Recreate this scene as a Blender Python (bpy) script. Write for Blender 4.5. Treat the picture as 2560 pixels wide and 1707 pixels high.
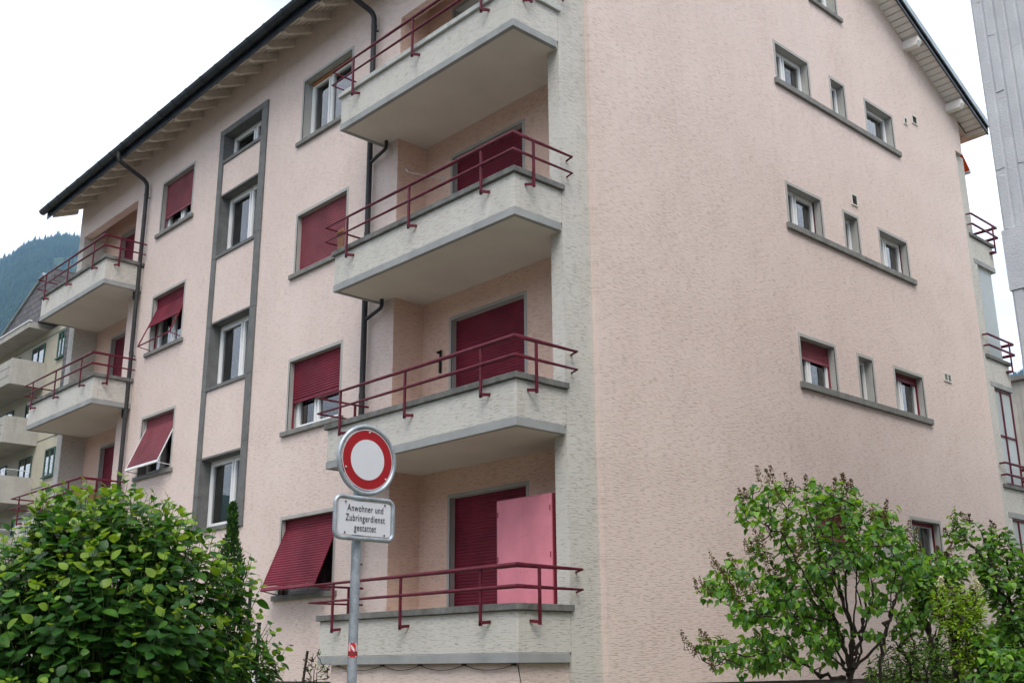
import bpy, math, random
import numpy as np
from mathutils import Vector, Matrix

for o in list(bpy.data.objects):
    bpy.data.objects.remove(o)
sc = bpy.context.scene
COL = sc.collection
R = math.radians

# ------------------------------------------------------------------ camera
CX, CY, CZ = -9.693, -9.320, -0.029
YAW, PITCH, ROLL, FPX = R(47.014), R(16.547), R(-0.43), 2724.35
_f = np.array([math.cos(YAW) * math.cos(PITCH), math.sin(YAW) * math.cos(PITCH), math.sin(PITCH)])
_r0 = np.array([math.sin(YAW), -math.cos(YAW), 0.0])
_u0 = np.cross(_r0, _f)
_r = math.cos(ROLL) * _r0 + math.sin(ROLL) * _u0
_u = -math.sin(ROLL) * _r0 + math.cos(ROLL) * _u0
cd = bpy.data.cameras.new('camera')
cam = bpy.data.objects.new('camera', cd)
COL.objects.link(cam)
cam.matrix_world = Matrix(((_r[0], _u[0], -_f[0], CX), (_r[1], _u[1], -_f[1], CY), (_r[2], _u[2], -_f[2], CZ), (0, 0, 0, 1)))
cd.sensor_width = 36.0
cd.lens = FPX / 2560 * 36
cd.clip_start = 0.1
cd.clip_end = 12000
sc.camera = cam


def at(u, v, dist):
    """photo pixel (2560 x 1707) -> world point at a horizontal distance from the camera"""
    d = _f * FPX + _r * (u - 1280) - _u * (v - 853.5)
    t = dist / math.hypot(d[0], d[1])
    return np.array([CX, CY, CZ]) + t * d


def project(p):
    D = np.asarray(p) - np.array([CX, CY, CZ])
    z = D @ _f
    return 1280 + FPX * (D @ _r) / z, 853.5 - FPX * (D @ _u) / z, z


# ------------------------------------------------------------------ sky and sun
SUN_EL, SUN_AZ = R(56), R(228)          # direction towards the sun, azimuth from +X counter-clockwise
w = bpy.data.worlds.new('World')
sc.world = w
w.use_nodes = True
nt = w.node_tree
nt.nodes.clear()
N, L = nt.nodes.new, nt.links.new
out = N('ShaderNodeOutputWorld')
sky = N('ShaderNodeTexSky')
sky.sky_type = 'NISHITA'
sky.sun_disc = False
sky.sun_elevation = SUN_EL
sky.sun_rotation = R(90) - SUN_AZ
bg1 = N('ShaderNodeBackground')
bg1.inputs[1].default_value = 0.10
L(sky.outputs[0], bg1.inputs[0])
tc = N('ShaderNodeTexCoord')
mp = N('ShaderNodeMapping')
mp.inputs['Scale'].default_value = (1.0, 1.0, 2.2)
L(tc.outputs['Generated'], mp.inputs[0])
no = N('ShaderNodeTexNoise')
no.inputs['Scale'].default_value = 2.2
no.inputs['Detail'].default_value = 7
no.inputs['Roughness'].default_value = 0.55
L(mp.outputs[0], no.inputs['Vector'])
cr = N('ShaderNodeValToRGB')
cr.color_ramp.elements[0].position = 0.36
cr.color_ramp.elements[0].color = (0.49, 0.50, 0.52, 1)
cr.color_ramp.elements[1].position = 0.66
cr.color_ramp.elements[1].color = (1.0, 1.05, 1.13, 1)
L(no.outputs['Fac'], cr.inputs[0])
bg2 = N('ShaderNodeBackground')
bg2.inputs[1].default_value = 1.03
L(cr.outputs[0], bg2.inputs[0])
mx = N('ShaderNodeMixShader')
mx.inputs[0].default_value = 0.90
L(bg1.outputs[0], mx.inputs[1])
L(bg2.outputs[0], mx.inputs[2])
L(mx.outputs[0], out.inputs[0])
sd = bpy.data.lights.new('sun', 'SUN')
sd.energy = 1.5
sd.angle = R(35)
sd.color = (1.0, 0.95, 0.87)
sun = bpy.data.objects.new('sun', sd)
COL.objects.link(sun)
sun.location = (-20, -20, 40)
sdir = Vector((math.cos(SUN_EL) * math.cos(SUN_AZ), math.cos(SUN_EL) * math.sin(SUN_AZ), math.sin(SUN_EL)))
sun.rotation_euler = sdir.to_track_quat('Z', 'Y').to_euler()
sc.view_settings.view_transform = 'Standard'
sc.view_settings.look = 'None'
sc.view_settings.exposure = 1.22
sc.view_settings.gamma = 1.0


# ------------------------------------------------------------------ materials
MATS = {}


class NT:
    def __init__(s, name):
        s.m = bpy.data.materials.new(name)
        s.m.use_nodes = True
        s.t = s.m.node_tree
        s.t.nodes.clear()
        s.out = s.n('ShaderNodeOutputMaterial')
        MATS[name] = s.m

    def n(s, ty, **kw):
        nd = s.t.nodes.new(ty)
        for k, v in kw.items():
            setattr(nd, k, v)
        return nd

    def l(s, a, b):
        s.t.links.new(a, b)

    def val(s, nd, **kw):
        for k, v in kw.items():
            nd.inputs[k.replace('_', ' ')].default_value = v
        return nd

    def math(s, op, a, b=None, c=None):
        nd = s.n('ShaderNodeMath', operation=op)
        for i, q in enumerate((a, b, c)):
            if q is None:
                continue
            if isinstance(q, (int, float)):
                nd.inputs[i].default_value = q
            else:
                s.l(q, nd.inputs[i])
        return nd.outputs[0]

    def noise(s, vec, scale, detail=3, rough=0.5):
        nd = s.n('ShaderNodeTexNoise')
        nd.inputs['Scale'].default_value = scale
        nd.inputs['Detail'].default_value = detail
        nd.inputs['Roughness'].default_value = rough
        if vec is not None:
            s.l(vec, nd.inputs['Vector'])
        return nd.outputs['Fac']

    def ramp(s, fac, a, b, lo=0.0, hi=1.0):
        nd = s.n('ShaderNodeMapRange')
        nd.inputs['From Min'].default_value = a
        nd.inputs['From Max'].default_value = b
        nd.inputs['To Min'].default_value = lo
        nd.inputs['To Max'].default_value = hi
        s.l(fac, nd.inputs['Value'])
        return nd.outputs[0]

    def mix(s, fac, a, b, mode='MIX'):
        nd = s.n('ShaderNodeMix', data_type='RGBA', blend_type=mode)
        for i, q in ((0, fac), (6, a), (7, b)):
            if isinstance(q, (int, float)):
                nd.inputs[i].default_value = q
            elif isinstance(q, tuple):
                nd.inputs[i].default_value = (*q[:3], 1)
            else:
                s.l(q, nd.inputs[i])
        return nd.outputs[2]

    def bsdf(s, col, rough=0.7, metal=0.0, spec=0.5, normal=None):
        b = s.n('ShaderNodeBsdfPrincipled')
        if isinstance(col, tuple):
            b.inputs['Base Color'].default_value = (*col[:3], 1)
        else:
            s.l(col, b.inputs['Base Color'])
        if isinstance(rough, (int, float)):
            b.inputs['Roughness'].default_value = rough
        else:
            s.l(rough, b.inputs['Roughness'])
        b.inputs['Metallic'].default_value = metal
        b.inputs['Specular IOR Level'].default_value = spec
        if normal is not None:
            s.l(normal, b.inputs['Normal'])
        return b

    def bump(s, h, strength=0.5, dist=0.01):
        b = s.n('ShaderNodeBump')
        b.inputs['Strength'].default_value = strength
        b.inputs['Distance'].default_value = dist
        s.l(h, b.inputs['Height'])
        return b.outputs[0]

    def end(s, sh):
        s.l(sh.outputs[0] if hasattr(sh, 'outputs') else sh, s.out.inputs['Surface'])
        return s.m

    def pos(s):
        return s.n('ShaderNodeNewGeometry').outputs['Position']

    def wallvec(s, sh, sv):
        """(x + y) along the wall, z up: right for every axis-aligned wall"""
        sp = s.n('ShaderNodeSeparateXYZ')
        s.l(s.pos(), sp.inputs[0])
        h = s.math('ADD', sp.outputs[0], sp.outputs[1])
        cb = s.n('ShaderNodeCombineXYZ')
        s.l(s.math('MULTIPLY', h, sh), cb.inputs[0])
        s.l(s.math('MULTIPLY', sp.outputs[2], sv), cb.inputs[1])
        return cb.outputs[0]


def stucco(name, col, groove, amount=0.75, streak=0.12, stain=None):
    n = NT(name)
    pos = n.pos()
    sp = n.n('ShaderNodeSeparateXYZ')
    n.l(pos, sp.inputs[0])
    hh_ = n.math('ADD', sp.outputs[0], sp.outputs[1])
    warp = n.math('MULTIPLY', n.math('SUBTRACT', n.noise(pos, 3.0, 2, .5), .5), .035)
    cb = n.n('ShaderNodeCombineXYZ')
    n.l(n.math('MULTIPLY', hh_, 8.0), cb.inputs[0])
    n.l(n.math('MULTIPLY', n.math('ADD', sp.outputs[2], warp), 66.0), cb.inputs[1])
    a = n.noise(cb.outputs[0], 1.0, 3.0, 0.62)
    dens = n.noise(pos, 1.1, 3, 0.6)
    dens2 = n.noise(pos, 7.0, 2, 0.5)
    thr = n.math('ADD', n.math('MULTIPLY', dens, -0.16), n.math('MULTIPLY', dens2, -0.08))
    dash = n.ramp(n.math('ADD', a, n.math('MULTIPLY', thr, -1.0)), 0.655, 0.735)
    dirt = n.noise(pos, 0.55, 5, 0.6)
    st = n.noise(n.wallvec(1.6, 0.10), 1.0, 4, 0.55)
    base = n.mix(n.ramp(dirt, 0.35, 0.7, 0.0, 0.6), col, tuple(c * q for c, q in zip(col, (0.94, 0.91, 0.90))))
    base = n.mix(n.ramp(st, 0.5, 0.75, 0.0, streak), base, tuple(c * 0.62 for c in col))
    if stain:
        sn = n.noise(n.wallvec(2.4, 0.5), 1.3, 5, 0.6)
        base = n.mix(n.ramp(sn, 0.58, 0.78, 0.0, 0.5), base, stain)
    fine = n.noise(pos, 60, 3, 0.6)
    base = n.mix(n.ramp(fine, 0.3, 0.75, 0.0, 0.18), base, tuple(c * 0.75 for c in col))
    c = n.mix(n.math('MULTIPLY', dash, amount), base, groove)
    h = n.math('ADD', n.math('MULTIPLY', dash, -1.0), n.math('MULTIPLY', fine, 0.35))
    return n.end(n.bsdf(c, 0.92, spec=0.2, normal=n.bump(h, 0.55, 0.006)))


stucco('pink_stucco', (0.685, 0.562, 0.508), (0.38, 0.29, 0.24), 0.42, 0.10)
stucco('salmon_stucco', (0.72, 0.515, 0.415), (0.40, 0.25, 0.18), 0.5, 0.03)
stucco('grey_stucco', (0.545, 0.525, 0.480), (0.285, 0.26, 0.22), 0.52, 0.34, (0.47, 0.44, 0.37))


def plain(name, col, rough=0.6, var=0.12, scale=6.0, metal=0.0, spec=0.18, bump=0.0, bscale=40.0, speck=None, bd=0.004):
    n = NT(name)
    pos = n.pos()
    v = n.noise(pos, scale, 5, 0.6)
    c = n.mix(n.ramp(v, 0.3, 0.72), tuple(q * (1 + var) for q in col), tuple(q * (1 - var * 1.4) for q in col))
    if speck:
        s2 = n.noise(pos, 120, 2, 0.6)
        c = n.mix(n.ramp(s2, 0.58, 0.66, 0, 0.8), c, speck)
    nm = None
    if bump:
        nm = n.bump(n.noise(pos, bscale, 4, 0.6), bump, bd)
    rr = n.ramp(n.noise(pos, scale * 2.3, 3), 0.3, 0.7, max(rough - 0.08, 0.05), min(rough + 0.08, 1))
    return n.end(n.bsdf(c, rr, metal, spec, nm))


plain('trim_paint', (0.375, 0.368, 0.345), 0.75, 0.08, 3, spec=0.25, bump=0.15)
plain('band_paint', (0.285, 0.29, 0.285), 0.75, 0.14, 2.5, spec=0.25, bump=0.2)
plain('soffit_paint', (0.60, 0.56, 0.51), 0.85, 0.05, 1.5, spec=0.2, bump=0.1)
plain('surround_stone', (0.135, 0.135, 0.130), 0.7, 0.18, 4, speck=(0.24, 0.24, 0.235), bump=0.4, bscale=90)
plain('coping_stone', (0.150, 0.148, 0.138), 0.9, 0.35, 5, speck=(0.30, 0.30, 0.28), bump=0.6, bscale=60)
plain('pale_coping', (0.46, 0.46, 0.43), 0.7, 0.2, 5, speck=(0.25, 0.25, 0.22))
plain('sill_stone', (0.190, 0.186, 0.172), 0.85, 0.2, 6, speck=(0.29, 0.285, 0.27), bump=0.4, bscale=70)
plain('shutter_red', (0.165, 0.017, 0.033), 0.48, 0.25, 1.3, spec=0.16)
plain('shutter_faded', (0.225, 0.058, 0.072), 0.5, 0.25, 1.3, spec=0.16)
plain('rail_red', (0.105, 0.014, 0.025), 0.45, 0.30, 7, spec=0.16)
plain('white_frame', (0.74, 0.74, 0.73), 0.4, 0.04, 3)
plain('white_metal', (0.62, 0.62, 0.62), 0.45, 0.08, 5)
plain('zinc_dark', (0.030, 0.036, 0.042), 0.42, 0.25, 3, metal=0.2, spec=0.3)
plain('pipe_dark', (0.036, 0.034, 0.034), 0.5, 0.25, 4, spec=0.25)
plain('rafter_wood', (0.62, 0.55, 0.47), 0.75, 0.12, 5)
plain('soffit_wood', (0.66, 0.60, 0.52), 0.75, 0.10, 2.5)
plain('soffit_white', (0.78, 0.75, 0.70), 0.7, 0.06, 2.5)
plain('roof_tile', (0.10, 0.07, 0.06), 0.85, 0.3, 2)
plain('verge_metal', (0.34, 0.38, 0.40), 0.4, 0.12, 2, metal=0.5)
plain('cabinet_pink', (0.66, 0.225, 0.275), 0.55, 0.10, 2.2)
plain('cabinet_dark', (0.26, 0.035, 0.055), 0.5, 0.08, 2)
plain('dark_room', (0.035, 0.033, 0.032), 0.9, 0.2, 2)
plain('curtain_white', (0.27, 0.28, 0.30), 0.9, 0.1, 3)
plain('curtain_grey', (0.14, 0.145, 0.15), 0.9, 0.15, 3)
plain('reflection_curtain', (0.42, 0.44, 0.47), 0.9, 0.1, 3)
plain('curtain_brown', (0.14, 0.105, 0.10), 0.9, 0.2, 5)
plain('wood_orange', (0.33, 0.14, 0.045), 0.6, 0.15, 6)
plain('vent_frame', (0.62, 0.60, 0.55), 0.6, 0.06, 8)
plain('vent_dark', (0.03, 0.028, 0.026), 0.8, 0.1, 8)
plain('awning_orange', (0.88, 0.12, 0.015), 0.7, 0.06, 2)
plain('galvanised', (0.36, 0.40, 0.44), 0.45, 0.28, 9, metal=0.55, spec=0.5, speck=(0.50, 0.53, 0.56))
plain('sign_red', (0.31, 0.003, 0.008), 0.35, 0.05, 3, spec=0.5)
plain('sign_white', (0.60, 0.61, 0.65), 0.4, 0.03, 3, spec=0.4)
plain('sign_ink', (0.035, 0.04, 0.05), 0.5, 0.0, 3)
plain('sticker_red', (0.50, 0.03, 0.035), 0.5, 0.1, 40)
plain('sticker_dark', (0.20, 0.03, 0.035), 0.5, 0.2, 90)
plain('sticker_yellow', (0.55, 0.50, 0.10), 0.5, 0.1, 40)
plain('black_metal', (0.02, 0.02, 0.021), 0.6, 0.2, 8)
plain('cardboard', (0.25, 0.13, 0.075), 0.8, 0.12, 6)
plain('plinth_concrete', (0.17, 0.16, 0.15), 0.9, 0.2, 3, bump=0.5)
plain('asphalt', (0.13, 0.125, 0.12), 0.9, 0.2, 2, bump=0.6, bscale=150)
plain('kerb_granite', (0.28, 0.27, 0.26), 0.85, 0.2, 5, bump=0.4)
plain('grass', (0.17, 0.165, 0.11), 0.9, 0.4, 1.5, bump=0.8, bscale=60)
plain('bark', (0.034, 0.026, 0.020), 0.9, 0.35, 14, bump=0.7, bscale=60)
plain('green_stem', (0.055, 0.085, 0.022), 0.7, 0.2, 12)
plain('brown_flower', (0.115, 0.080, 0.026), 0.9, 0.4, 30)
plain('cream_flower', (0.62, 0.58, 0.36), 0.9, 0.15, 30)
plain('cream_render', (0.42, 0.385, 0.30), 0.9, 0.10, 0.7, bump=0.15)
plain('green_frame', (0.05, 0.10, 0.08), 0.5, 0.1, 3)
plain('mountain_rock', (0.115, 0.105, 0.105), 0.95, 0.4, 0.03)
plain('conifer', (0.030, 0.058, 0.024), 0.9, 0.3, 0.02)
plain('tile_facade', (0.50, 0.475, 0.44), 0.5, 0.15, 1.0)
plain('white_cloth', (0.70, 0.70, 0.70), 0.9, 0.05, 3)


def concrete(name, col, boards):
    n = NT(name)
    pos = n.pos()
    v = n.noise(pos, 1.6, 6, 0.65)
    c = n.mix(n.ramp(v, 0.3, 0.75), tuple(q * 1.08 for q in col), tuple(q * 0.78 for q in col))
    st = n.noise(n.wallvec(5.0, 0.5), 1.0, 5, 0.65)
    c = n.mix(n.ramp(st, 0.52, 0.75, 0, 0.55 if boards else 0.15), c, tuple(q * 0.42 for q in col))
    f = n.noise(pos, 45, 4, 0.65)
    c = n.mix(n.ramp(f, 0.3, 0.75, 0, 0.25), c, tuple(q * 0.7 for q in col))
    h = f
    if boards:
        h = n.math('ADD', f, n.noise(n.wallvec(0.5, 9.0), 1.0, 1))
    return n.end(n.bsdf(c, 0.9, spec=0.25, normal=n.bump(h, 0.7, 0.012)))


concrete('ribbed_concrete', (0.50, 0.505, 0.525), False)
concrete('board_concrete', (0.40, 0.375, 0.335), True)

# slate cladding (far building): rows drawn by a brick texture, too small to pick apart
n = NT('slate')
bt = n.n('ShaderNodeTexBrick')
bt.inputs['Color1'].default_value = (0.085, 0.078, 0.082, 1)
bt.inputs['Color2'].default_value = (0.125, 0.112, 0.118, 1)
bt.inputs['Mortar'].default_value = (0.03, 0.028, 0.03, 1)
bt.inputs['Scale'].default_value = 1.0
bt.inputs['Brick Width'].default_value = 0.55
bt.inputs['Row Height'].default_value = 0.27
bt.inputs['Mortar Size'].default_value = 0.022
n.l(n.wallvec(1, 1), bt.inputs['Vector'])
n.end(n.bsdf(bt.outputs['Color'], 0.7, normal=n.bump(bt.outputs['Fac'], -0.5, 0.02)))

# thin glass: clear with a fresnel mirror
n = NT('glass')
fr = n.n('ShaderNodeFresnel')
fr.inputs['IOR'].default_value = 1.52
tr = n.n('ShaderNodeBsdfTransparent')
tr.inputs[0].default_value = (0.80, 0.84, 0.84, 1)
gl = n.n('ShaderNodeBsdfGlossy')
gl.inputs['Roughness'].default_value = 0.015
ms = n.n('ShaderNodeMixShader')
n.l(n.math('MINIMUM', n.math('ADD', n.math('MULTIPLY', fr.outputs[0], 2.5), 0.0), 1.0), ms.inputs[0])
n.l(tr.outputs[0], ms.inputs[1])
n.l(gl.outputs[0], ms.inputs[2])
n.end(ms)

# frosted glass of the rear loggias
n = NT('frosted_glass')
b = n.bsdf((0.66, 0.72, 0.73), 0.35, spec=0.6, normal=n.bump(n.noise(n.pos(), 70, 2), 0.25, 0.004))
t2 = n.n('ShaderNodeBsdfTranslucent')
t2.inputs[0].default_value = (0.78, 0.84, 0.85, 1)
ms = n.n('ShaderNodeMixShader')
ms.inputs[0].default_value = 0.55
n.l(b.outputs[0], ms.inputs[1])
n.l(t2.outputs[0], ms.inputs[2])
n.end(ms)


def leafmat(name, col, tcol, rough=0.38, tr=0.32):
    n = NT(name)
    v = n.noise(n.pos(), 9.0, 3)
    c = n.mix(n.ramp(v, 0.3, 0.7), tuple(q * 1.18 for q in col), tuple(q * 0.74 for q in col))
    b = n.bsdf(c, rough, spec=0.22)
    t = n.n('ShaderNodeBsdfTranslucent')
    t.inputs[0].default_value = (*tcol, 1)
    ms = n.n('ShaderNodeMixShader')
    ms.inputs[0].default_value = tr
    n.l(b.outputs[0], ms.inputs[1])
    n.l(t.outputs[0], ms.inputs[2])
    n.end(ms)


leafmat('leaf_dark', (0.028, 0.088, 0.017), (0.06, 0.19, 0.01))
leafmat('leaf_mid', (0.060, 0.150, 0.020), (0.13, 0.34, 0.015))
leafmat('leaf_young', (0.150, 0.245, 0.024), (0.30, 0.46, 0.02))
leafmat('lilac_dark', (0.042, 0.115, 0.024), (0.10, 0.28, 0.01), 0.30)
leafmat('lilac_mid', (0.078, 0.180, 0.030), (0.20, 0.47, 0.015), 0.30)
leafmat('lilac_light', (0.145, 0.270, 0.036), (0.34, 0.60, 0.02), 0.33)
leafmat('privet_gold', (0.20, 0.31, 0.018), (0.38, 0.54, 0.02), 0.4)
leafmat('shrub_small', (0.075, 0.165, 0.032), (0.13, 0.27, 0.03), 0.4)
leafmat('thuja_green', (0.040, 0.095, 0.026), (0.05, 0.11, 0.02), 0.6, 0.15)


# ------------------------------------------------------------------ mesh helpers
class MB:
    def __init__(s):
        s.v, s.f, s.m, s.mi = [], [], [], 0

    def add(s, vs, fs):
        o = len(s.v)
        s.v += [tuple(map(float, p)) for p in vs]
        for f in fs:
            s.f.append(tuple(o + i for i in f))
            s.m.append(s.mi)
        return s

    def box(s, x0, x1, y0, y1, z0, z1):
        x0, x1 = min(x0, x1), max(x0, x1)
        y0, y1 = min(y0, y1), max(y0, y1)
        z0, z1 = min(z0, z1), max(z0, z1)
        return s.add([(x0, y0, z0), (x1, y0, z0), (x1, y1, z0), (x0, y1, z0), (x0, y0, z1), (x1, y0, z1), (x1, y1, z1), (x0, y1, z1)],
                     [(0, 3, 2, 1), (4, 5, 6, 7), (0, 1, 5, 4), (1, 2, 6, 5), (2, 3, 7, 6), (3, 0, 4, 7)])

    def quad(s, a, b, c, d):
        return s.add([a, b, c, d], [(0, 1, 2, 3)])

    def prism(s, pts, off):
        """polygon pts (3D) extruded by vector off"""
        k = len(pts)
        q = [tuple(np.array(p) + np.array(off)) for p in pts]
        return s.add(list(pts) + q, [tuple(range(k - 1, -1, -1)), tuple(range(k, 2 * k))] + [(i, (i + 1) % k, k + (i + 1) % k, k + i) for i in range(k)])

    def tube(s, pts, r, seg=10, cap=True):
        pts = [np.array(p, float) for p in pts]
        rr = r if isinstance(r, (list, tuple)) else [r] * len(pts)
        rings = []
        prev = None
        for i, p in enumerate(pts):
            a = pts[max(i - 1, 0)]
            b = pts[min(i + 1, len(pts) - 1)]
            t = b - a
            t = t / (np.linalg.norm(t) + 1e-12)
            if prev is None:
                ref = np.array([0, 0, 1.0]) if abs(t[2]) < 0.9 else np.array([1.0, 0, 0])
                n1 = np.cross(t, ref)
            else:
                n1 = prev - t * (prev @ t)
            n1 = n1 / (np.linalg.norm(n1) + 1e-12)
            prev = n1
            n2 = np.cross(t, n1)
            k = 1.0
            if 0 < i < len(pts) - 1:
                d1 = p - a
                d1 /= np.linalg.norm(d1) + 1e-12
                k = 1.0 / max(0.5, d1 @ t)
            rings.append([p + rr[i] * k * (math.cos(q) * n1 + math.sin(q) * n2) for q in (2 * math.pi * j / seg for j in range(seg))])
        vs = [v for rg in rings for v in rg]
        fs = []
        for i in range(len(rings) - 1):
            for j in range(seg):
                fs.append((i * seg + j, i * seg + (j + 1) % seg, (i + 1) * seg + (j + 1) % seg, (i + 1) * seg + j))
        if cap:
            fs.append(tuple(range(seg - 1, -1, -1)))
            fs.append(tuple((len(rings) - 1) * seg + j for j in range(seg)))
        return s.add(vs, fs)

    def mesh(s, name, mats, smooth=False):
        me = bpy.data.meshes.new(name)
        me.from_pydata(s.v, [], s.f)
        for m in ([mats] if isinstance(mats, str) else mats):
            me.materials.append(MATS[m])
        if any(s.m):
            me.polygons.foreach_set('material_index', s.m)
        if smooth:
            me.polygons.foreach_set('use_smooth', [True] * len(me.polygons))
            try:
                me.set_sharp_from_angle(angle=R(40))
            except Exception:
                pass
        me.update()
        return me


def link(name, data, parent=None, loc=(0, 0, 0), rz=0.0):
    """loc is in the parent's own frame"""
    o = bpy.data.objects.new(name, data)
    COL.objects.link(o)
    o.parent = parent
    o.location = loc
    o.rotation_euler = (0, 0, rz)
    return o


def tag(o, label=None, cat=None, group=None, kind=None):
    for k, v in (('label', label), ('category', cat), ('group', group), ('kind', kind)):
        if v:
            o[k] = v
    return o


def thing(name, label, cat, loc=(0, 0, 0), group=None):
    return tag(link(name, None, None, loc), label, cat, group)


BASEZ = -1.70
B = thing('apartment_building', 'large pink stucco apartment block with red shutters and grey balconies', 'building', (0, 0, BASEZ))
OFF = Vector((0, 0, -BASEZ))


def part(name, mb, mats, loc=(0, 0, 0), rz=0.0, parent=None, smooth=False, bevel=0.0, label=None):
    """part of the big building, loc in world coordinates"""
    p = parent or B
    me = mb if isinstance(mb, bpy.types.Mesh) else mb.mesh(name, mats, smooth)
    o = link(name, me, p, Vector(loc) - p.location, rz)
    if bevel:
        bv(o, bevel)
    if label:
        o['label'] = label
    return o


def bv(o, wd, seg=2):
    m = o.modifiers.new('bevel', 'BEVEL')
    m.width = wd
    m.segments = seg
    m.limit_method = 'ANGLE'
    m.angle_limit = R(40)
    m.harden_normals = False
    return o


def sub(name, mb, mats, parent, smooth=False, bevel=0.0, kind=None):
    me = mb if isinstance(mb, bpy.types.Mesh) else mb.mesh(name, mats, smooth)
    o = link(name, me, parent)
    if bevel:
        bv(o, bevel)
    if kind:
        o['kind'] = kind
    return o


FR, GR, RR = R(90), R(180), R(-90)      # facade looks to -X, gable end to -Y, rear to +X
H = 2.75
YEND = 17.38
XG0, XG1 = 0.545, 12.42                 # pink gable wall runs between these
DEPTH = 12.95                           # facade to rear


def soffit_z(x, y):
    return 14.8 - 0.476 * abs(x - 6.2) - 0.018 * y


# ------------------------------------------------------------------ ground
g = MB()
g.quad((-3500, -3500, BASEZ), (3500, -3500, BASEZ), (3500, 3500, BASEZ), (-3500, 3500, BASEZ))
tag(link('ground', g.mesh('ground', 'grass')), kind='structure')
g = MB().quad((-14.5, -60, BASEZ + .004), (-6.6, -60, BASEZ + .004), (-6.6, 70, BASEZ + .004), (-14.5, 70, BASEZ + .004))
tag(link('road', g.mesh('road', 'asphalt')), kind='structure')
g = MB().box(-6.6, -6.45, -60, 70, BASEZ, BASEZ + .12)
tag(link('kerb', g.mesh('kerb', 'kerb_granite')), kind='structure')


# ------------------------------------------------------------------ walls with openings
def grid_wall(mb, u0, u1, v0, v1, holes, mapf, top=None):
    """front sheet of a wall in (u, v) with rectangular openings; top(u) optional slanted upper edge"""
    us = sorted({u0, u1, *[q for h in holes for q in h[:2]]} | ({6.2} if top else set()))
    vs = sorted({v0, v1, *[q for h in holes for q in h[2:]]})
    us = [q for q in us if u0 - 1e-6 <= q <= u1 + 1e-6]
    for i in range(len(us) - 1):
        a, b = us[i], us[i + 1]
        for j in range(len(vs) - 1):
            c, d = vs[j], vs[j + 1]
            mu, mv = (a + b) / 2, (c + d) / 2
            if any(h[0] < mu < h[1] and h[2] < mv < h[3] for h in holes):
                continue
            poly = [(a, c), (b, c), (b, d), (a, d)]
            if top:
                ta, tb = top(a), top(b)
                if min(ta, tb) < d:
                    res = []
                    k = len(poly)
                    for q in range(k):
                        p1, p2 = poly[q], poly[(q + 1) % k]
                        f1 = ta + (tb - ta) * (p1[0] - a) / (b - a) - p1[1]
                        f2 = ta + (tb - ta) * (p2[0] - a) / (b - a) - p2[1]
                        if f1 >= 0:
                            res.append(p1)
                        if f1 * f2 < 0:
                            t = f1 / (f1 - f2)
                            res.append((p1[0] + t * (p2[0] - p1[0]), p1[1] + t * (p2[1] - p1[1])))
                    poly = res
            if len(poly) >= 3:
                mb.add([mapf(*p) for p in poly], [tuple(range(len(poly)))])


ZB = -0.24            # lower edge of the stucco, plinth below
# window data --------------------------------------------------------------
W1 = [(5.16, 6.83, (1.10, 1.10, 1.22, 1.09)[k] + k * H, 2.39 + k * H) for k in range(4)]
W2Z = [(1.02, 2.36), (3.80, 5.08), (6.50, 7.80), (9.26, 10.52)]
W2 = [(11.09, 12.66, a, b) for a, b in W2Z]
TR = 0.055            # painted trim round each opening
ST = (8.28, 9.80)     # stair window strip
STW = [(2.45, 3.76), (5.18, 6.47), (7.94, 9.22), (10.03, 10.62)]


def inset(h):
    return (h[0] + TR, h[1] - TR, h[2], h[3] - TR)


holes = [inset(h) for h in W1 + W2] + [(ST[0] - .1, ST[1] + .08, 2.42, 10.68)]
m = MB()
LY, LF = 3.785, 13.93                    # edges of the two loggias
grid_wall(m, LY, LF, ZB, 12.3, holes, lambda u, v: (0, u, v), lambda u: soffit_z(0, u) + .03 if u > -99 else 0)
XB = 0.585                               # loggia back wall
ZT = 10.53                               # underside of the beam over the top loggias
# beams over the loggias (pink) and their undersides
for a, b in ((0.0, LY), (LF, YEND)):
    grid_wall(m, a, b, ZT, 12.3, [], lambda u, v: (0, u, v), lambda u: soffit_z(0, u) + .03)
    m.quad((0, a, ZT), (0, b, ZT), (.2, b, ZT), (.2, a, ZT))
    m.quad((.2, a, ZT), (.2, b, ZT), (.2, b, 11.0), (.2, a, 11.0))
part('wall', m, 'pink_stucco')
m = MB()
# loggia back and side walls, in a stronger salmon than the facade, with the balcony doors
DOOR = [(1.39, 3.13, .16 + k * H, 2.40 + k * H) for k in range(4)]
FZ = [-0.02 + 2.70 * k for k in range(4)]     # far balconies
FDOOR = [(14.42, 16.16, .16 + z, 2.38 + z) for z in FZ]
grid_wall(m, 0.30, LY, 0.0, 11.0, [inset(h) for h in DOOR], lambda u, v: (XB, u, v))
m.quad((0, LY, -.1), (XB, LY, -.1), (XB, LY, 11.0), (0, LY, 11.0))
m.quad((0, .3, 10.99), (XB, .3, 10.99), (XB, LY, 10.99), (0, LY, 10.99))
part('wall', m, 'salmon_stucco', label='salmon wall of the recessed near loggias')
m = MB()
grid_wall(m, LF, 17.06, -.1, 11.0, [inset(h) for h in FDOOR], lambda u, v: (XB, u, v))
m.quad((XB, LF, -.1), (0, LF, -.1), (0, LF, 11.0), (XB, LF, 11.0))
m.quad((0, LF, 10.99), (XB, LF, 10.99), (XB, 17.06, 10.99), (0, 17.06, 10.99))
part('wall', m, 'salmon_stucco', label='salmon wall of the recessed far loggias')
# closed boxes under the lowest balconies
part('wall', MB().box(-.80, 0.0, 0.14, 3.95, BASEZ, -.004), 'pink_stucco')
part('wall', MB().box(-.80, 0.0, 13.5, 16.8, BASEZ, -.03), 'pink_stucco')

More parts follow.
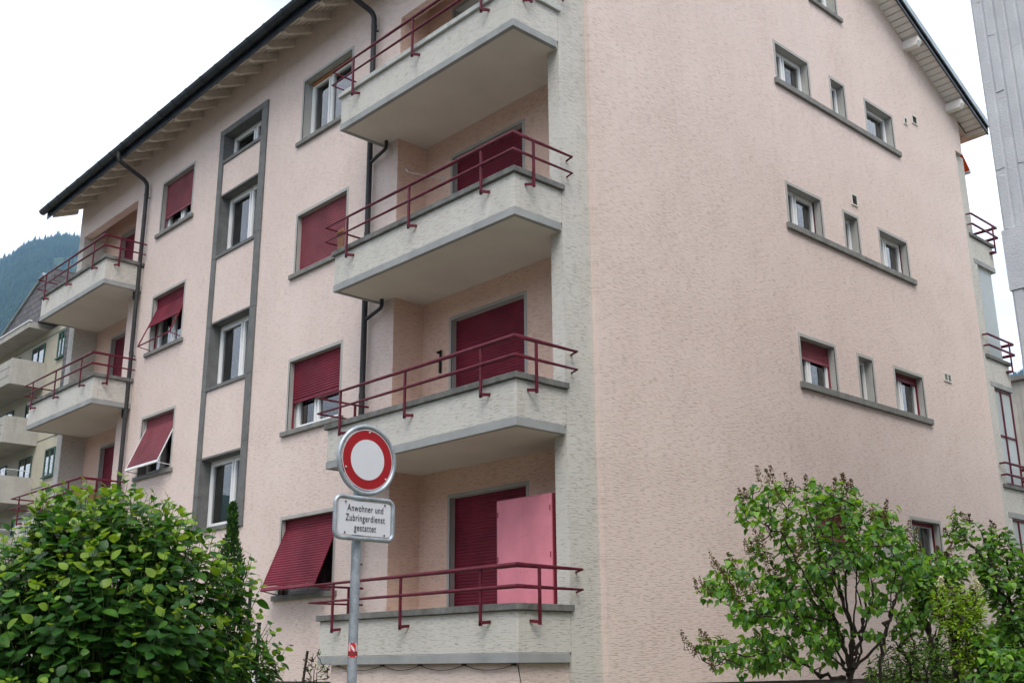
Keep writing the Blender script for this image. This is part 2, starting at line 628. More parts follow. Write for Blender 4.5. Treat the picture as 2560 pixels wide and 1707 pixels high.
# gable wall
GW = []
GROWS = [(1.60, 2.44), (4.34, 5.18), (7.11, 7.90), (9.85, 10.64)]
GC = [(5.40, 6.55), (7.23, 7.80), (8.49, 9.63)]
for z0, z1 in GROWS:
    for a, b_ in GC:
        GW.append((a, b_, z0, z1))
ATT = [(6.85, 7.84, 12.13, 13.25), (4.56, 5.55, 12.13, 13.25)]
m = MB()
grid_wall(m, XG0, XG1, ZB - .02, 15.0, [inset(h) for h in GW + ATT], lambda u, v: (u, 0, v), lambda u: soffit_z(u, 0) + .03)
m.quad((XG0, .4, ZB - .02), (XG0, 0, ZB - .02), (XG0, 0, 11.9), (XG0, .4, 11.9))
for a, b_, zt in ((0.0, XG0, ZT), (XG1, DEPTH - .2, 10.80)):
    grid_wall(m, a, b_, zt, 12.6, [], lambda u, v: (u, 0.001, v), lambda u: soffit_z(u, 0) + .03)
    m.quad((a, 0, zt), (b_, 0, zt), (b_, .3, zt), (a, .3, zt))
m.quad((XG1, 0, ZB - .02), (XG1, .4, ZB - .02), (XG1, .4, 10.8), (XG1, 0, 10.8))
m.quad((DEPTH - .2, 0, 10.8), (DEPTH - .2, .3, 10.8), (DEPTH - .2, .3, 12.0), (DEPTH - .2, 0, 12.0))
part('wall', m, 'pink_stucco')
# far gable and rear wall (not seen, they close the volume)
m = MB()
grid_wall(m, 0.6, DEPTH, BASEZ, 15.0, [], lambda u, v: (u, YEND - .02, v), lambda u: soffit_z(u, YEND) + .03)
m.quad((DEPTH, .3, BASEZ), (DEPTH, YEND, BASEZ), (DEPTH, YEND, 11.6), (DEPTH, .3, 11.6))
part('wall', m, 'pink_stucco')
# plinth
m = MB()
m.box(.03, XG1 + .4, .04, YEND - .05, BASEZ, ZB - .002)
part('plinth', m, 'plinth_concrete')
# grey corner piers
m = MB().box(0, XG0 + .1, .08, .30, BASEZ, ZT)
part('corner_pier', m, 'grey_stucco', label='grey stucco pier at the building corner')
m = MB().box(0, .62, 17.06, YEND, BASEZ, ZT)
part('corner_pier', m, 'grey_stucco')
part('beam_end', MB().box(.012, .615, 17.06, YEND - .025, ZT + .002, 11.6), 'pink_stucco')
part('beam_end', MB().box(.012, XG0 - .01, .012, .30, ZT + .002, 11.7), 'pink_stucco')
m = MB().box(XG1 - .1, DEPTH, .08, .32, BASEZ, 10.8)
part('corner_pier', m, 'grey_stucco')


# ------------------------------------------------------------------ windows
def ring(mb, w0, w1, z0, z1, t, y0, y1, bottom=True):
    """rectangular frame of bar thickness t"""
    mb.box(w0, w0 + t, y0, y1, z0, z1)
    mb.box(w1 - t, w1, y0, y1, z0, z1)
    mb.box(w0 + t, w1 - t, y0, y1, z1 - t, z1)
    if bottom:
        mb.box(w0 + t, w1 - t, y0, y1, z0, z0 + t)


def wavy(mb, x0, x1, z0, z1, y, amp, wl, ph=0.0):
    k = max(8, int((x1 - x0) / 0.02))
    for i in range(k):
        a = x0 + (x1 - x0) * i / k
        b_ = x0 + (x1 - x0) * (i + 1) / k
        ya = y + amp * math.sin(a / wl * 6.283 + ph) + amp * .5 * math.sin(a / wl * 2.9 + 1)
        yb = y + amp * math.sin(b_ / wl * 6.283 + ph) + amp * .5 * math.sin(b_ / wl * 2.9 + 1)
        mb.quad((a, ya, z0), (b_, yb, z0), (b_, yb, z1), (a, ya, z1))


def window(u0, u1, z0, z1, rz, plane, rd=0.16, sashes=2, split=0.5, curtain='curtain_white', cover=(0, 1), trim=True, sill=True,
           trim_mat='trim_paint', frame_mat='white_frame', name='window', tilt=0.0, cz=0.0, ft=.055, st=.05, lining=None):
    """opening u0..u1 (outer edge of the painted trim), z0..z1, in wall coordinates"""
    t = TR if trim else 0.0
    uc = (u0 + u1) / 2
    hw = (u1 - u0) / 2
    loc = {FR: (plane, uc, z0), GR: (uc, plane, z0), RR: (plane, uc, z0)}[rz]
    h = z1 - z0
    mb = MB()
    if trim:
        for (a, b_, c, d) in ((-hw, -hw + t, 0, h), (hw - t, hw, 0, h), (-hw + t, hw - t, h - t, h)):
            mb.box(a, b_, -.01, .004, c, d)
    iw, ih = hw - t, h - t
    # reveal
    mb.quad((-iw, .004, 0), (-iw, .004, ih), (-iw, -rd - .08, ih), (-iw, -rd - .08, 0))
    mb.quad((iw, .004, ih), (iw, .004, 0), (iw, -rd - .08, 0), (iw, -rd - .08, ih))
    mb.quad((-iw, .004, ih), (iw, .004, ih), (iw, -rd - .08, ih), (-iw, -rd - .08, ih))
    mb.quad((-iw, .004, 0.001), (-iw, -rd - .08, 0.001), (iw, -rd - .08, 0.001), (iw, .004, 0.001))
    o = part(name, mb, lining or trim_mat, loc, rz)
    fm = MB()
    ring(fm, -iw, iw, 0, ih, ft, -rd - .07, -rd)
    edges = [-iw + ft]
    if sashes == 2:
        c = -iw + 2 * iw * split
        fm.box(c - .02, c + .02, -rd - .065, -rd - .004, ft, ih - ft)
        edges += [c - .02, c + .02]
    edges.append(iw - ft)
    for q in range(0, len(edges), 2):
        a, b_ = edges[q], edges[q + 1]
        ring(fm, a + .003, b_ - .003, ft + .003, ih - ft - .003, st, -rd - .06, -rd + .012)
        q_ = ft + st
        g_ = MB().quad((b_ - st, -rd - .028, q_), (a + st, -rd - .028, q_), (a + st, -rd - .028, ih - q_), (b_ - st, -rd - .028, ih - q_))
        sub('pane', g_, 'glass', o)
    sub('frame', fm, frame_mat, o, bevel=.004)
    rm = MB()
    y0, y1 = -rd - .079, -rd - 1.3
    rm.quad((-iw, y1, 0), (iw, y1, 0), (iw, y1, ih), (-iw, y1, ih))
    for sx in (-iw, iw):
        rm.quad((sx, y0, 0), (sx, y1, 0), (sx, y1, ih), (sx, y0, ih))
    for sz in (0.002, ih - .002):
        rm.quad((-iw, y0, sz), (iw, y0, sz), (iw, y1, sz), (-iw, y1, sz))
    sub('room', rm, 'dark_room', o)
    if curtain:
        cm_ = MB()
        x0 = -iw + .06 + (2 * iw - .12) * cover[0]
        x1 = -iw + .06 + (2 * iw - .12) * cover[1]
        wavy(cm_, x0, x1, .03 + cz, ih - .03, -rd - .19, .018, .12, u0)
        sub('curtain', cm_, curtain, o, smooth=True)
    if sill:
        s_ = MB().box(-hw - .09, hw + .09, -rd + .02, .055, -.085, -.002)
        sub('sill', s_, 'sill_stone', o, bevel=.006)
    return o


# ------------------------------------------------------------------ roller shutters
def slats(mb, x0, x1, path, s0, s1, pitch=.045, bulge=.009):
    """corrugated sheet following path [(y, z)...] from arc length s0 to s1"""
    P_ = [np.array(p, float) for p in path]
    Ls = [0.0]
    for a, b_ in zip(P_[:-1], P_[1:]):
        Ls.append(Ls[-1] + np.linalg.norm(b_ - a))

    def ev(s):
        for i in range(len(P_) - 1):
            if s <= Ls[i + 1] or i == len(P_) - 2:
                d = (P_[i + 1] - P_[i]) / (Ls[i + 1] - Ls[i])
                return P_[i] + d * (s - Ls[i]), np.array([-d[1], d[0]])
    rows = []
    s = s0
    prof = ((0.0, -.003), (.12, .35), (.5, 1.0), (.85, .45), (.97, -.003))
    while s < s1 - 1e-6:
        for q, b_ in prof:
            if s + q * pitch > s1:
                break
            p, nn = ev(s + q * pitch)
            rows.append(p + nn * (b_ * bulge if b_ > 0 else b_))
        s += pitch
    vs = []
    for p in rows:
        vs += [(x0, p[0], p[1]), (x1, p[0], p[1])]
    mb.add(vs, [(2 * i, 2 * i + 1, 2 * i + 3, 2 * i + 2) for i in range(len(rows) - 1)])
    return ev(s1)[0], ev(s1)[1]


def shutter(u0, u1, ztop, rz, plane, length, rd=.11, bend=None, out=0.0, drop=1.0, mat='shutter_red', arm_mat=None, cover=1.0, z_end=None, stay_z=None, name='shutter', pitch=.045, bot=True):
    """shutter hanging from ztop; with bend it leans out on arms below that depth"""
    uc, hw = (u0 + u1) / 2, (u1 - u0) / 2 - TR - .012
    loc = {FR: (plane, uc, ztop), GR: (uc, plane, ztop)}[rz]
    arm_mat = arm_mat or mat
    mb = MB()
    if bend is None:
        path = [(-rd, 0), (-rd, -length)]
        tot = length
        # side guide rails
        g0 = length if cover >= 1 else length / max(cover, .05)
    else:
        path = [(-rd, 0), (-rd, -bend), (out, -drop)]
        tot = bend + math.hypot(out + rd, drop - bend)
    sl = MB()
    e, nrm = slats(sl, -hw, hw, path, 0.0, tot * cover - (.05 if bot else 0), pitch)
    # bottom bar is the main mesh of the shutter
    dvec = np.array([nrm[1], -nrm[0]])
    a, b_ = e, e + dvec * .05
    for s_ in (1,):
        n2 = nrm * .012
        mb.add([(-hw, *(a - n2)), (hw, *(a - n2)), (hw, *(a + n2)), (-hw, *(a + n2)), (-hw, *(b_ - n2)), (hw, *(b_ - n2)), (hw, *(b_ + n2)), (-hw, *(b_ + n2))],
               [(0, 3, 2, 1), (4, 5, 6, 7), (0, 1, 5, 4), (1, 2, 6, 5), (2, 3, 7, 6), (3, 0, 4, 7)])
    o = part(name, mb, mat if bend is None else arm_mat if arm_mat != mat else mat, loc, rz)
    sub('slats', sl, mat, o, smooth=True, kind='stuff')
    ar = MB()
    if bend is not None:
        p0, p1 = np.array([-rd, -bend]), np.array([out, -drop])
        for sx in (-hw - .008, hw + .008):
            ar.tube([(sx, -rd, 0), (sx, *p0), (sx, *p1)], .014, 6)
            zs = stay_z if stay_z is not None else -drop - .03
            ar.tube([(sx, *p1), (sx, -rd + .02, zs)], .009, 6)
        ar.tube([(-hw - .008, *p1), (hw + .008, *p1)], .016, 8)
        sub('arm', ar, arm_mat, o, smooth=True)
        for sx in (-hw - .008, hw + .008):
            gu = MB().box(sx - .014, sx + .014, -rd - .018, -rd + .012, -drop - .12, 0)
            sub('guide_rail', gu, 'trim_paint' if arm_mat == 'white_metal' else mat, o)
    else:
        zl = z_end if z_end is not None else length
        for sx in (-hw - .006, hw + .006):
            gu = MB().box(sx - .012, sx + .012, -rd - .02, -rd + .012, -zl, 0)
            sub('guide_rail', gu, mat, o)
    return o


# street side, column beside the near balconies
for k, (a, b_, c, d) in enumerate(W1):
    window(a, b_, c, d, FR, 0, rd=.17, sashes=2, split=.58, curtain=('curtain_grey', 'curtain_brown', 'curtain_grey', 'curtain_brown')[k], cover=((0, 1), (0, .9), (0, 1), (.30, .78))[k])
zt = [h[3] - TR for h in W1]
shutter(5.16, 6.83, zt[0], FR, 0, 1, bend=.17, out=.33, drop=1.17, stay_z=-1.24, rd=.09)
shutter(5.16, 6.83, zt[1], FR, 0, .74, rd=.10, z_end=W1[1][3] - TR - W1[1][2])
shutter(5.16, 6.83, zt[2], FR, 0, 1.11, rd=.10, z_end=1.1, mat='shutter_faded')
# shutter box rail of the open top window
m = MB().box(-.72, .72, -.165, -.13, 1.17, 1.24)
part('blind_rail', m, 'wood_orange', (0, 5.995, W1[3][2]), FR)
# column beside the far balconies
for k, (a, b_, c, d) in enumerate(W2):
    window(a, b_, c, d, FR, 0, rd=.17, split=.5, curtain='curtain_grey', cover=(0, .45))
zt = [h[3] - TR for h in W2]
shutter(11.09, 12.66, zt[3], FR, 0, .83, rd=.11, z_end=1.2, mat='shutter_faded')
shutter(11.09, 12.66, zt[2], FR, 0, 1, bend=.24, out=.26, drop=1.15, cover=.60, stay_z=-1.2, rd=.11)
shutter(11.09, 12.66, zt[1], FR, 0, 1, bend=.19, out=.28, drop=1.13, arm_mat='white_metal', mat='shutter_faded', stay_z=-1.16, rd=.10)
shutter(11.09, 12.66, zt[0], FR, 0, 1.2, rd=.11, z_end=1.25)

# stair windows inside the stone surround -------------------------------------
spans = [(2.42, STW[0][0])] + [(STW[i][1], STW[i + 1][0]) for i in range(3)]
for a, b_ in spans[1:]:
    part('spandrel_wall', MB().box(.0, .03, ST[0] - .02, ST[1] + .02, a + .045, b_ - .07), 'pink_stucco')
JL = [2.36, 3.06, 3.78, 5.12, 6.42, 7.86, 9.26, 10.61]
JR = [2.36, 3.9, 5.16, 6.45, 7.96, 9.62, 10.61]
for j0, j1 in zip(JL[:-1], JL[1:]):
    m = MB().box(-.035, .15, ST[1], 9.97, j0 + .002, j1 - .002)
    part('surround_block', m, 'surround_stone', bevel=.006)
for j0, j1 in zip(JR[:-1], JR[1:]):
    m = MB().box(-.035, .15, 8.07, ST[0], j0 + .002, j1 - .002)
    part('surround_block', m, 'surround_stone', bevel=.006)
for y0, y1 in ((8.07, 9.05), (9.05, 9.97)):
    m = MB().box(-.037, .24, y0 + .002, y1 - .002, 10.615, 10.75)
    part('surround_block', m, 'surround_stone', bevel=.006)
for i, (a, b_) in enumerate(STW):
    window(ST[0] + .004, ST[1] - .004, a, b_ - .003, FR, 0.03, rd=.17, split=.40, trim=False, sill=False, curtain='reflection_curtain' if i < 3 else None, cover=(0, .58), trim_mat='surround_stone')  # pale sheet behind the right panes stands in for their bright reflection
    m = MB().box(-.03, .22, ST[0] + .002, ST[1] - .002, a - .075, a - .002)
    part('stone_sill', m, 'surround_stone', bevel=.005)
    if i < 3:
        m = MB().box(-.005, .22, ST[0] + .002, ST[1] - .002, b_ + .002, b_ + .045)
        part('stone_lintel', m, 'surround_stone', bevel=.004)

# balcony doors behind red shutters ------------------------------------------
for k, (a, b_, c, d) in enumerate(DOOR):
    window(a, b_, c, d, FR, XB, rd=.16, split=.5, sill=False, curtain='curtain_grey', name='balcony_door')
    if k < 3:
        shutter(a, b_, d - TR, FR, XB, d - c - TR - .01, rd=.11)
for (a, b_, c, d) in FDOOR:
    window(a, b_, c, d, FR, XB, rd=.16, split=.5, sill=False, curtain='curtain_grey', name='balcony_door')
    shutter(a, b_, d - TR, FR, XB, d - c - TR - .01, rd=.11)

# gable windows with one long sill per storey ---------------------------------
k = 0
for r_, (z0, z1) in enumerate(GROWS):
    for c_, (a, b_) in enumerate(GC):
        cv = ('curtain_white', None, 'curtain_grey')[c_] if r_ != 3 else ('curtain_white', None, 'curtain_grey')[c_]
        if r_ == 1:
            cv = ('curtain_grey', 'curtain_grey', 'curtain_grey')[c_]
        window(a, b_, z0, z1, GR, 0, rd=.15, ft=.038, st=.036, sashes=1 if (c_ == 1 or (c_ == 2 and r_ == 3)) else 2, split=.60, curtain=cv, cover=(0.35, 1) if c_ == 0 else (0, 1), sill=False)
    for q0, q1 in ((5.34, 6.86), (6.86, 8.34), (8.34, 9.75)):
        m = MB().box(q0 + .0015, q1 - .0015, -.055, .16, z0 - .11, z0 - .002)
        part('sill_stone', m, 'sill_stone', bevel=.006)
for a, b_, c, d in ATT:
    window(a, b_, c, d, GR, 0, rd=.19, split=.5, curtain='curtain_white')
shutter(5.40, 6.55, 5.18 - TR, GR, 0, .33, rd=.13, z_end=.78, pitch=.035, mat='shutter_faded')
shutter(8.49, 9.63, 5.18 - TR, GR, 0, .15, rd=.13, z_end=.78, pitch=.035)
shutter(8.49, 9.63, 2.44 - TR, GR, 0, .07, rd=.13, z_end=.78, pitch=.035)
shutter(5.40, 6.55, 2.44 - TR, GR, 0, .55, rd=.13, z_end=.78, pitch=.035, mat='shutter_faded')
for r_ in (2,):
    for a, b_ in (GC[0], GC[2]):
        part('guide_rail', MB().box(b_ - TR - .013, b_ - TR - .003, .13, .15, GROWS[r_][0] + .01, GROWS[r_][1] - TR - .01), 'rail_red')


# vents in the gable wall
def vent(x0, x1, z0, z1, n_, sl=0, cols=1):
    mb = MB()
    ring(mb, -(x1 - x0) / 2, (x1 - x0) / 2, 0, z1 - z0, .022, -.02, .022)
    if cols == 2:
        mb.box(-.014, .014, -.02, .02, .02, z1 - z0 - .02)
    o = part('vent', mb, 'vent_frame', ((x0 + x1) / 2, 0, z0), GR)
    d = MB().box(-(x1 - x0) / 2 + .02, (x1 - x0) / 2 - .02, .003, .006, .02, z1 - z0 - .02)
    sub('vent_opening', d, 'vent_dark', o)
    if n_:
        s_ = MB()
        for i in range(n_):
            zz = .03 + (z1 - z0 - .06) * (i + .5) / n_
            s_.add([(-(x1 - x0) / 2 + .02, .008, zz), ((x1 - x0) / 2 - .02, .008, zz), ((x1 - x0) / 2 - .02, .02, zz - .012), (-(x1 - x0) / 2 + .02, .02, zz - .012)], [(0, 1, 2, 3)])
        sub('louvre', s_, 'vent_frame', o)


vent(10.10, 10.24, 10.63, 10.79, 0)
vent(10.47, 10.70, 10.78, 10.98, 0)
vent(7.60, 7.81, 8.09, 8.32, 6)
vent(10.48, 10.79, 5.22, 5.39, 5, cols=2)


# ------------------------------------------------------------------ balconies
D_ = 0.87                                 # projection in front of the facade
OO = 0.10                                 # stand-off of the rails


def balcony(y0, y1, z, near, k, coping='coping_stone', far_k=None):
    """front parapet at x=-D_, from y0 (right, towards the near gable) to y1"""
    mb = MB()
    # slab (painted underside), reaching into the loggia
    if near:
        mb.box(-D_ + .02, -.004, y0 + .02, y1 - .02, .012, .16)
        mb.box(-.004, XB - .004, .304, LY - .004, .012, .16)
    else:
        mb.box(-D_ + .02, -.004, y0 + .02, y1 - .02, .012, .16)
        mb.box(-.004, XB - .004, LF + .004, 17.056, .012, .16)
    o = part('balcony', mb, 'soffit_paint', (0, 0, z))
    # grey painted slab edge
    bd = MB()
    bd.box(-D_ - .008, -D_ + .06, y0 - .008, y1 + .008, 0, .11)
    bd.box(-D_ + .06, -.035 if near else -.006, y0 - .008, y0 + .06, 0, .11)
    bd.box(-D_ + .06, -.006, y1 - .06, y1 + .008, 0, .11)
    sub('slab_edge', bd, 'band_paint', o, bevel=.005)
    pp = MB()
    t = .12
    pp.box(-D_, -D_ + t, y0, y1, .11, .585)
    pp.box(-D_ + t, -.0005, y0, y0 + t, .11, .585)
    pp.box(-D_ + t, -.004, y1 - t, y1, .11, .585)
    sub('parapet', pp, 'grey_stucco', o, bevel=.008)
    # coping stones
    ov = .045
    n_ = 3
    for i in range(n_):
        a = y0 - ov + (y1 - y0 + 2 * ov) * i / n_
        b_ = y0 - ov + (y1 - y0 + 2 * ov) * (i + 1) / n_
        sub('coping', MB().box(-D_ - ov, -D_ + t + .03, a + .002, b_ - .002, .587, .667), coping, o, bevel=.008)
    sub('coping', MB().box(-D_ + t + .032, .03 if near else -.003, y0 - ov, y0 + t + .03, .587, .667), coping, o, bevel=.008)
    sub('coping', MB().box(-D_ + t + .032, -.003, y1 - t - .03, y1 + ov, .587, .667), coping, o, bevel=.008)
    # rails
    xr = -D_ - OO
    ya, yb = y0 - OO, y1 + (OO + .04)
    xe = .12 if near else -.02
    for zz, rr in ((1.085, .0160), (.845, .0135)):
        rl = MB()
        path = [(xe, ya, zz), (xr, ya, zz), (xr, yb, zz), (-.05, yb, zz)]
        rl.tube(path, rr, 10)
        if near:
            rl.tube([(.105, ya, zz - .004), (.105, y0 + .01, zz - .03)], rr * .85, 8)
        sub('rail', rl, 'rail_red', o, smooth=True)
    posts = [y0 + .54, y0 + 2.10, y0 + 3.64] if near else [y0 + .50, y0 + 1.95, y0 + 3.35]
    for q, yy in enumerate(posts):
        ps = MB()
        ps.box(xr - .012, xr + .012, yy - .018, yy + .018, .42, 1.075)
        ps.prism([(xr - .012, yy + .018, .42), (xr - .012, yy - .03, .435), (xr - .012, yy - .03, .475), (xr - .012, yy + .018, .46)], (.024, 0, 0))
        ps.prism([(xr - .012, yy - .03, .435), (-D_ + .004, yy - .075, .45), (-D_ + .004, yy - .075, .485), (xr - .012, yy - .03, .475)], (.012, .014, 0))
        sub('post', ps, 'rail_red', o)
    for xx, yp, sgn, yf in ((-.615, ya, 1, y0), (-.30, yb, -1, y1)):
        ps = MB()
        ps.box(xx - .018, xx + .018, yp - .012, yp + .012, .42, 1.075)
        ps.prism([(xx + .018, yp, .42), (xx - .03, yp, .435), (xx - .03, yp, .475), (xx + .018, yp, .46)], (0, .012 * sgn, 0))
        ps.prism([(xx - .03, yp, .435), (xx - .075, yf - .004 * sgn, .45), (xx - .075, yf - .004 * sgn, .485), (xx - .03, yp, .475)], (.014, .004, 0))
        sub('post', ps, 'rail_red', o)
    return o


for k in range(4):
    balcony(0.08, 4.174, k * H, True, k, 'pale_coping' if k == 3 else 'coping_stone')
for k in range(4):
    balcony(13.28, 17.02, FZ[k], False, k)

# rear loggia balconies seen past the gable edge ------------------------------
for k in range(4):
    z = k * H + .03
    mb = MB().box(DEPTH - .35, 13.83, .10, 3.6, .012, .16)
    o = part('balcony', mb, 'soffit_paint', (0, 0, z))
    sub('slab_edge', MB().box(12.80, 13.86, .072, .13, 0, .11).box(13.80, 13.86, .13, 3.6, 0, .11), 'band_paint', o, bevel=.005)
    sub('parapet', MB().box(DEPTH + .002, 13.85, .08, .20, .11, .60).box(13.73, 13.85, .20, 3.6, .11, .60), 'grey_stucco', o, bevel=.008)
    sub('coping', MB().box(12.72, 13.90, .035, .23, .602, .68).box(13.70, 13.90, .23, 3.6, .602, .68), 'coping_stone', o, bevel=.008)
    for zz in (1.10, .86):
        sub('rail', MB().tube([(12.66, .06, zz - .02), (12.74, -.02, zz), (13.98, -.02, zz), (13.98, 3.6, zz)], .0175, 8), 'rail_red', o, smooth=True)
    sub('post', MB().box(13.76, 13.79, -.035, -.008, .43, 1.09).box(13.66, 13.79, -.03, .085, .43, .46), 'rail_red', o)
    if k == 2:
        sub('glazing', MB().quad((12.81, .14, .69), (13.74, .14, .69), (13.74, .14, 2.72), (12.81, .14, 2.72)), 'frosted_glass', o)
        sub('glazing', MB().quad((13.76, .16, .69), (13.76, 2.4, .69), (13.76, 2.4, 2.72), (13.76, .16, 2.72)), 'frosted_glass', o)
    if k in (0, 1):
        fm = MB()
        for xa in (12.82, 13.30, 13.79):
            fm.box(xa - .02, xa + .02, .10, .15, .69, 2.73)
        for za in (.71, 1.72, 2.71):
            fm.box(12.82, 13.79, .105, .145, za - .02, za + .02)
        fm.box(13.77, 13.81, .15, 2.6, 2.69, 2.73)
        sub('glazing_frame', fm, 'rail_red', o)
        for xa, xb_ in ((12.84, 13.28), (13.32, 13.77)):
            for za, zb_ in ((.73, 1.70), (1.74, 2.69)):
                sub('glazing', MB().quad((xa, .125, za), (xb_, .125, za), (xb_, .125, zb_), (xa, .125, zb_)), 'frosted_glass', o)
# orange awning over the top rear balcony
m = MB().prism([(DEPTH + .01, .14, 11.14), (13.40, .14, 10.69), (13.40, .14, 10.66), (DEPTH + .01, .14, 11.11)], (0, 2.7, 0))
aw = part('awning', m, 'awning_orange')
sub('front_bar', MB().tube([(13.41, .14, 10.645), (13.41, 2.9, 10.645)], .04, 10), 'white_metal', aw, smooth=True)


# ------------------------------------------------------------------ roof
def roofpt(x, y, dz):
    return (x, y, soffit_z(x, y) + dz)


YR0, YR1 = -.40, 17.95
XE0, XE1 = -.66, 13.36
m = MB()
for xa, xb_ in ((XE0, 6.2), (6.2, XE1)):
    vs = []
    for dz in (.03, .24):
        vs += [roofpt(xa, YR0, dz), roofpt(xb_, YR0, dz), roofpt(xb_, YR1, dz), roofpt(xa, YR1, dz)]
    m.add(vs, [(0, 3, 2, 1), (4, 5, 6, 7), (0, 1, 5, 4), (1, 2, 6, 5), (2, 3, 7, 6), (3, 0, 4, 7)])
roof = part('roof', m, 'roof_tile')
RO = -roof.location


def rsub(name, mb, mats, **kw):
    return sub(name, mb, mats, roof, **kw)


# soffit boards along the eave (run the length of the building)
nb = 6
for i in range(nb):
    xa = XE0 + .01 + (.02 - XE0) * i / nb
    xb_ = XE0 + .01 + (.02 - XE0) * (i + 1) / nb - .024
    m = MB()
    vs = []
    for dz in (0.0, .026):
        vs += [roofpt(xa, YR0 + .02, dz), roofpt(xb_, YR0 + .02, dz), roofpt(xb_, YR1 - .02, dz), roofpt(xa, YR1 - .02, dz)]
    m.add(vs, [(0, 3, 2, 1), (4, 5, 6, 7), (0, 1, 5, 4), (1, 2, 6, 5), (2, 3, 7, 6), (3, 0, 4, 7)])
    rsub('soffit_board', m, 'soffit_wood')
# dark backing seen in the joints
# rafter tails
RY = [17.19 - .621 * i for i in range(28)]
for yy in RY:
    m = MB()
    pts = [roofpt(.08, yy - .05, -.001), roofpt(.08, yy - .05, -.165), roofpt(-.53, yy - .05, -.165), roofpt(-.62, yy - .05, -.10), roofpt(-.62, yy - .05, -.001)]
    m.prism(pts, (0, .10, -.0018))
    rsub('rafter', m, 'rafter_wood', bevel=.004)
m = MB()
pts = [roofpt(.0, YEND + .3, -.001), roofpt(.0, YEND + .3, -.15), roofpt(-.60, YEND + .3, -.12), roofpt(-.62, YEND + .3, -.001)]
m.prism(pts, (0, .10, -.0018))
rsub('rafter', m, 'rafter_wood')
# fascia and gutter
m = MB()
m.prism([roofpt(-.665, YR0, -.10), roofpt(-.665, YR0, .20), roofpt(-.69, YR0, .20), roofpt(-.69, YR0, -.10)], (0, YR1 - YR0, -.018 * (YR1 - YR0)))
rsub('fascia', m, 'zinc_dark')
GXc, GR_ = -.785, .092


def gut(dy0, dy1, r_, seg=12):
    m = MB()
    vs = []
    for yy in (dy0, dy1):
        cz = soffit_z(-.66, yy) + .10
        for j in range(seg + 1):
            a = math.pi * (1 + j / seg)
            vs.append((GXc + r_ * math.cos(a), yy, cz + r_ * math.sin(a)))
        vs.append((GXc + r_ + .0, yy, cz + .03))
    k_ = seg + 2
    fs = [(j, j + 1, k_ + j + 1, k_ + j) for j in range(k_ - 1)]
    fs += [tuple(range(k_)), tuple(range(2 * k_ - 1, k_ - 1, -1))]
    m.add(vs, fs)
    m.tube([(GXc - r_, dy0, soffit_z(-.66, dy0) + .10), (GXc - r_, dy1, soffit_z(-.66, dy1) + .10)], .012, 6)
    return m


gt = rsub('gutter', gut(YR0 - .05, YR1 + .08, GR_), 'zinc_dark', smooth=True)
for i in range(29):
    yy = 17.45 - .621 * i
    rsub('gutter_bracket', gut(yy - .022, yy + .022, GR_ + .012), 'zinc_dark', smooth=True)
# gable soffit boards, purlins, barge board and metal verge (rear slope, seen from the street)
x = 6.3
while x < XE1 - .25:
    wd = .150
    m = MB()
    xa, xb_ = x, min(x + wd - .026, 13.15)
    vs = []
    for dz in (0.0, .026):
        vs += [roofpt(xa, YR0 + .03, dz), roofpt(xb_, YR0 + .03, dz), roofpt(xb_, .015, dz), roofpt(xa, .015, dz)]
    m.add(vs, [(0, 3, 2, 1), (4, 5, 6, 7), (0, 1, 5, 4), (1, 2, 6, 5), (2, 3, 7, 6), (3, 0, 4, 7)])
    rsub('soffit_board', m, 'soffit_white')
    x += wd
# near slope gable soffit boards
x = 6.1
while x > .1:
    wd = .150
    m = MB()
    xa, xb_ = x - wd + .026, x
    vs = []
    for dz in (0.0, .026):
        vs += [roofpt(xa, YR0 + .03, dz), roofpt(xb_, YR0 + .03, dz), roofpt(xb_, .015, dz), roofpt(xa, .015, dz)]
    m.add(vs, [(0, 3, 2, 1), (4, 5, 6, 7), (0, 1, 5, 4), (1, 2, 6, 5), (2, 3, 7, 6), (3, 0, 4, 7)])
    rsub('soffit_board', m, 'soffit_white')
    x -= wd
for px in (1.2, 3.6, 6.2, 10.55, 12.30):
    z = soffit_z(px, 0) - .002
    m = MB()
    m.prism([(px - .08, -.36, z - .03), (px - .08, -.36, z - .13), (px - .08, -.30, z - .22), (px - .08, .05, z - .22), (px - .08, .05, z - .03)], (.16, 0, 0))
    rsub('purlin', m, 'soffit_white', bevel=.006)
for xa, xb_ in ((XE0, 6.2), (6.2, XE1)):
    m = MB()
    pts = [roofpt(xa, YR0, -.05), roofpt(xb_, YR0, -.05), roofpt(xb_, YR0, .22), roofpt(xa, YR0, .22)]
    m.prism(pts, (0, .028, 0))
    rsub('barge_board', m, 'zinc_dark')
    m = MB()
    pts = [roofpt(xa, YR0 - .035, .12), roofpt(xb_, YR0 - .035, .12), roofpt(xb_, YR0 - .035, .28), roofpt(xa, YR0 - .035, .28)]
    m.prism(pts, (0, .034, 0))
    rsub('verge_flashing', m, 'verge_metal')
# closing board at the foot of the rear slope
m = MB()
m.prism([roofpt(13.16, YR0 + .03, -.10), roofpt(13.36, YR0 + .03, -.03), roofpt(13.36, YR0 + .03, .20), roofpt(13.16, YR0 + .03, -.004)], (0, YR1 - YR0, -.018 * (YR1 - YR0)))
rsub('eave_board', m, 'rafter_wood')
m = MB()
vs = []
for dz in (0.0, .026):
    vs += [roofpt(DEPTH - .25, .03, dz - .05), roofpt(13.15, .03, dz - .05), roofpt(13.15, YR1 - .02, dz - .05), roofpt(DEPTH - .25, YR1 - .02, dz - .05)]
m.add(vs, [(0, 3, 2, 1), (4, 5, 6, 7), (0, 1, 5, 4), (1, 2, 6, 5), (2, 3, 7, 6), (3, 0, 4, 7)])
rsub('soffit_board', m, 'soffit_wood')

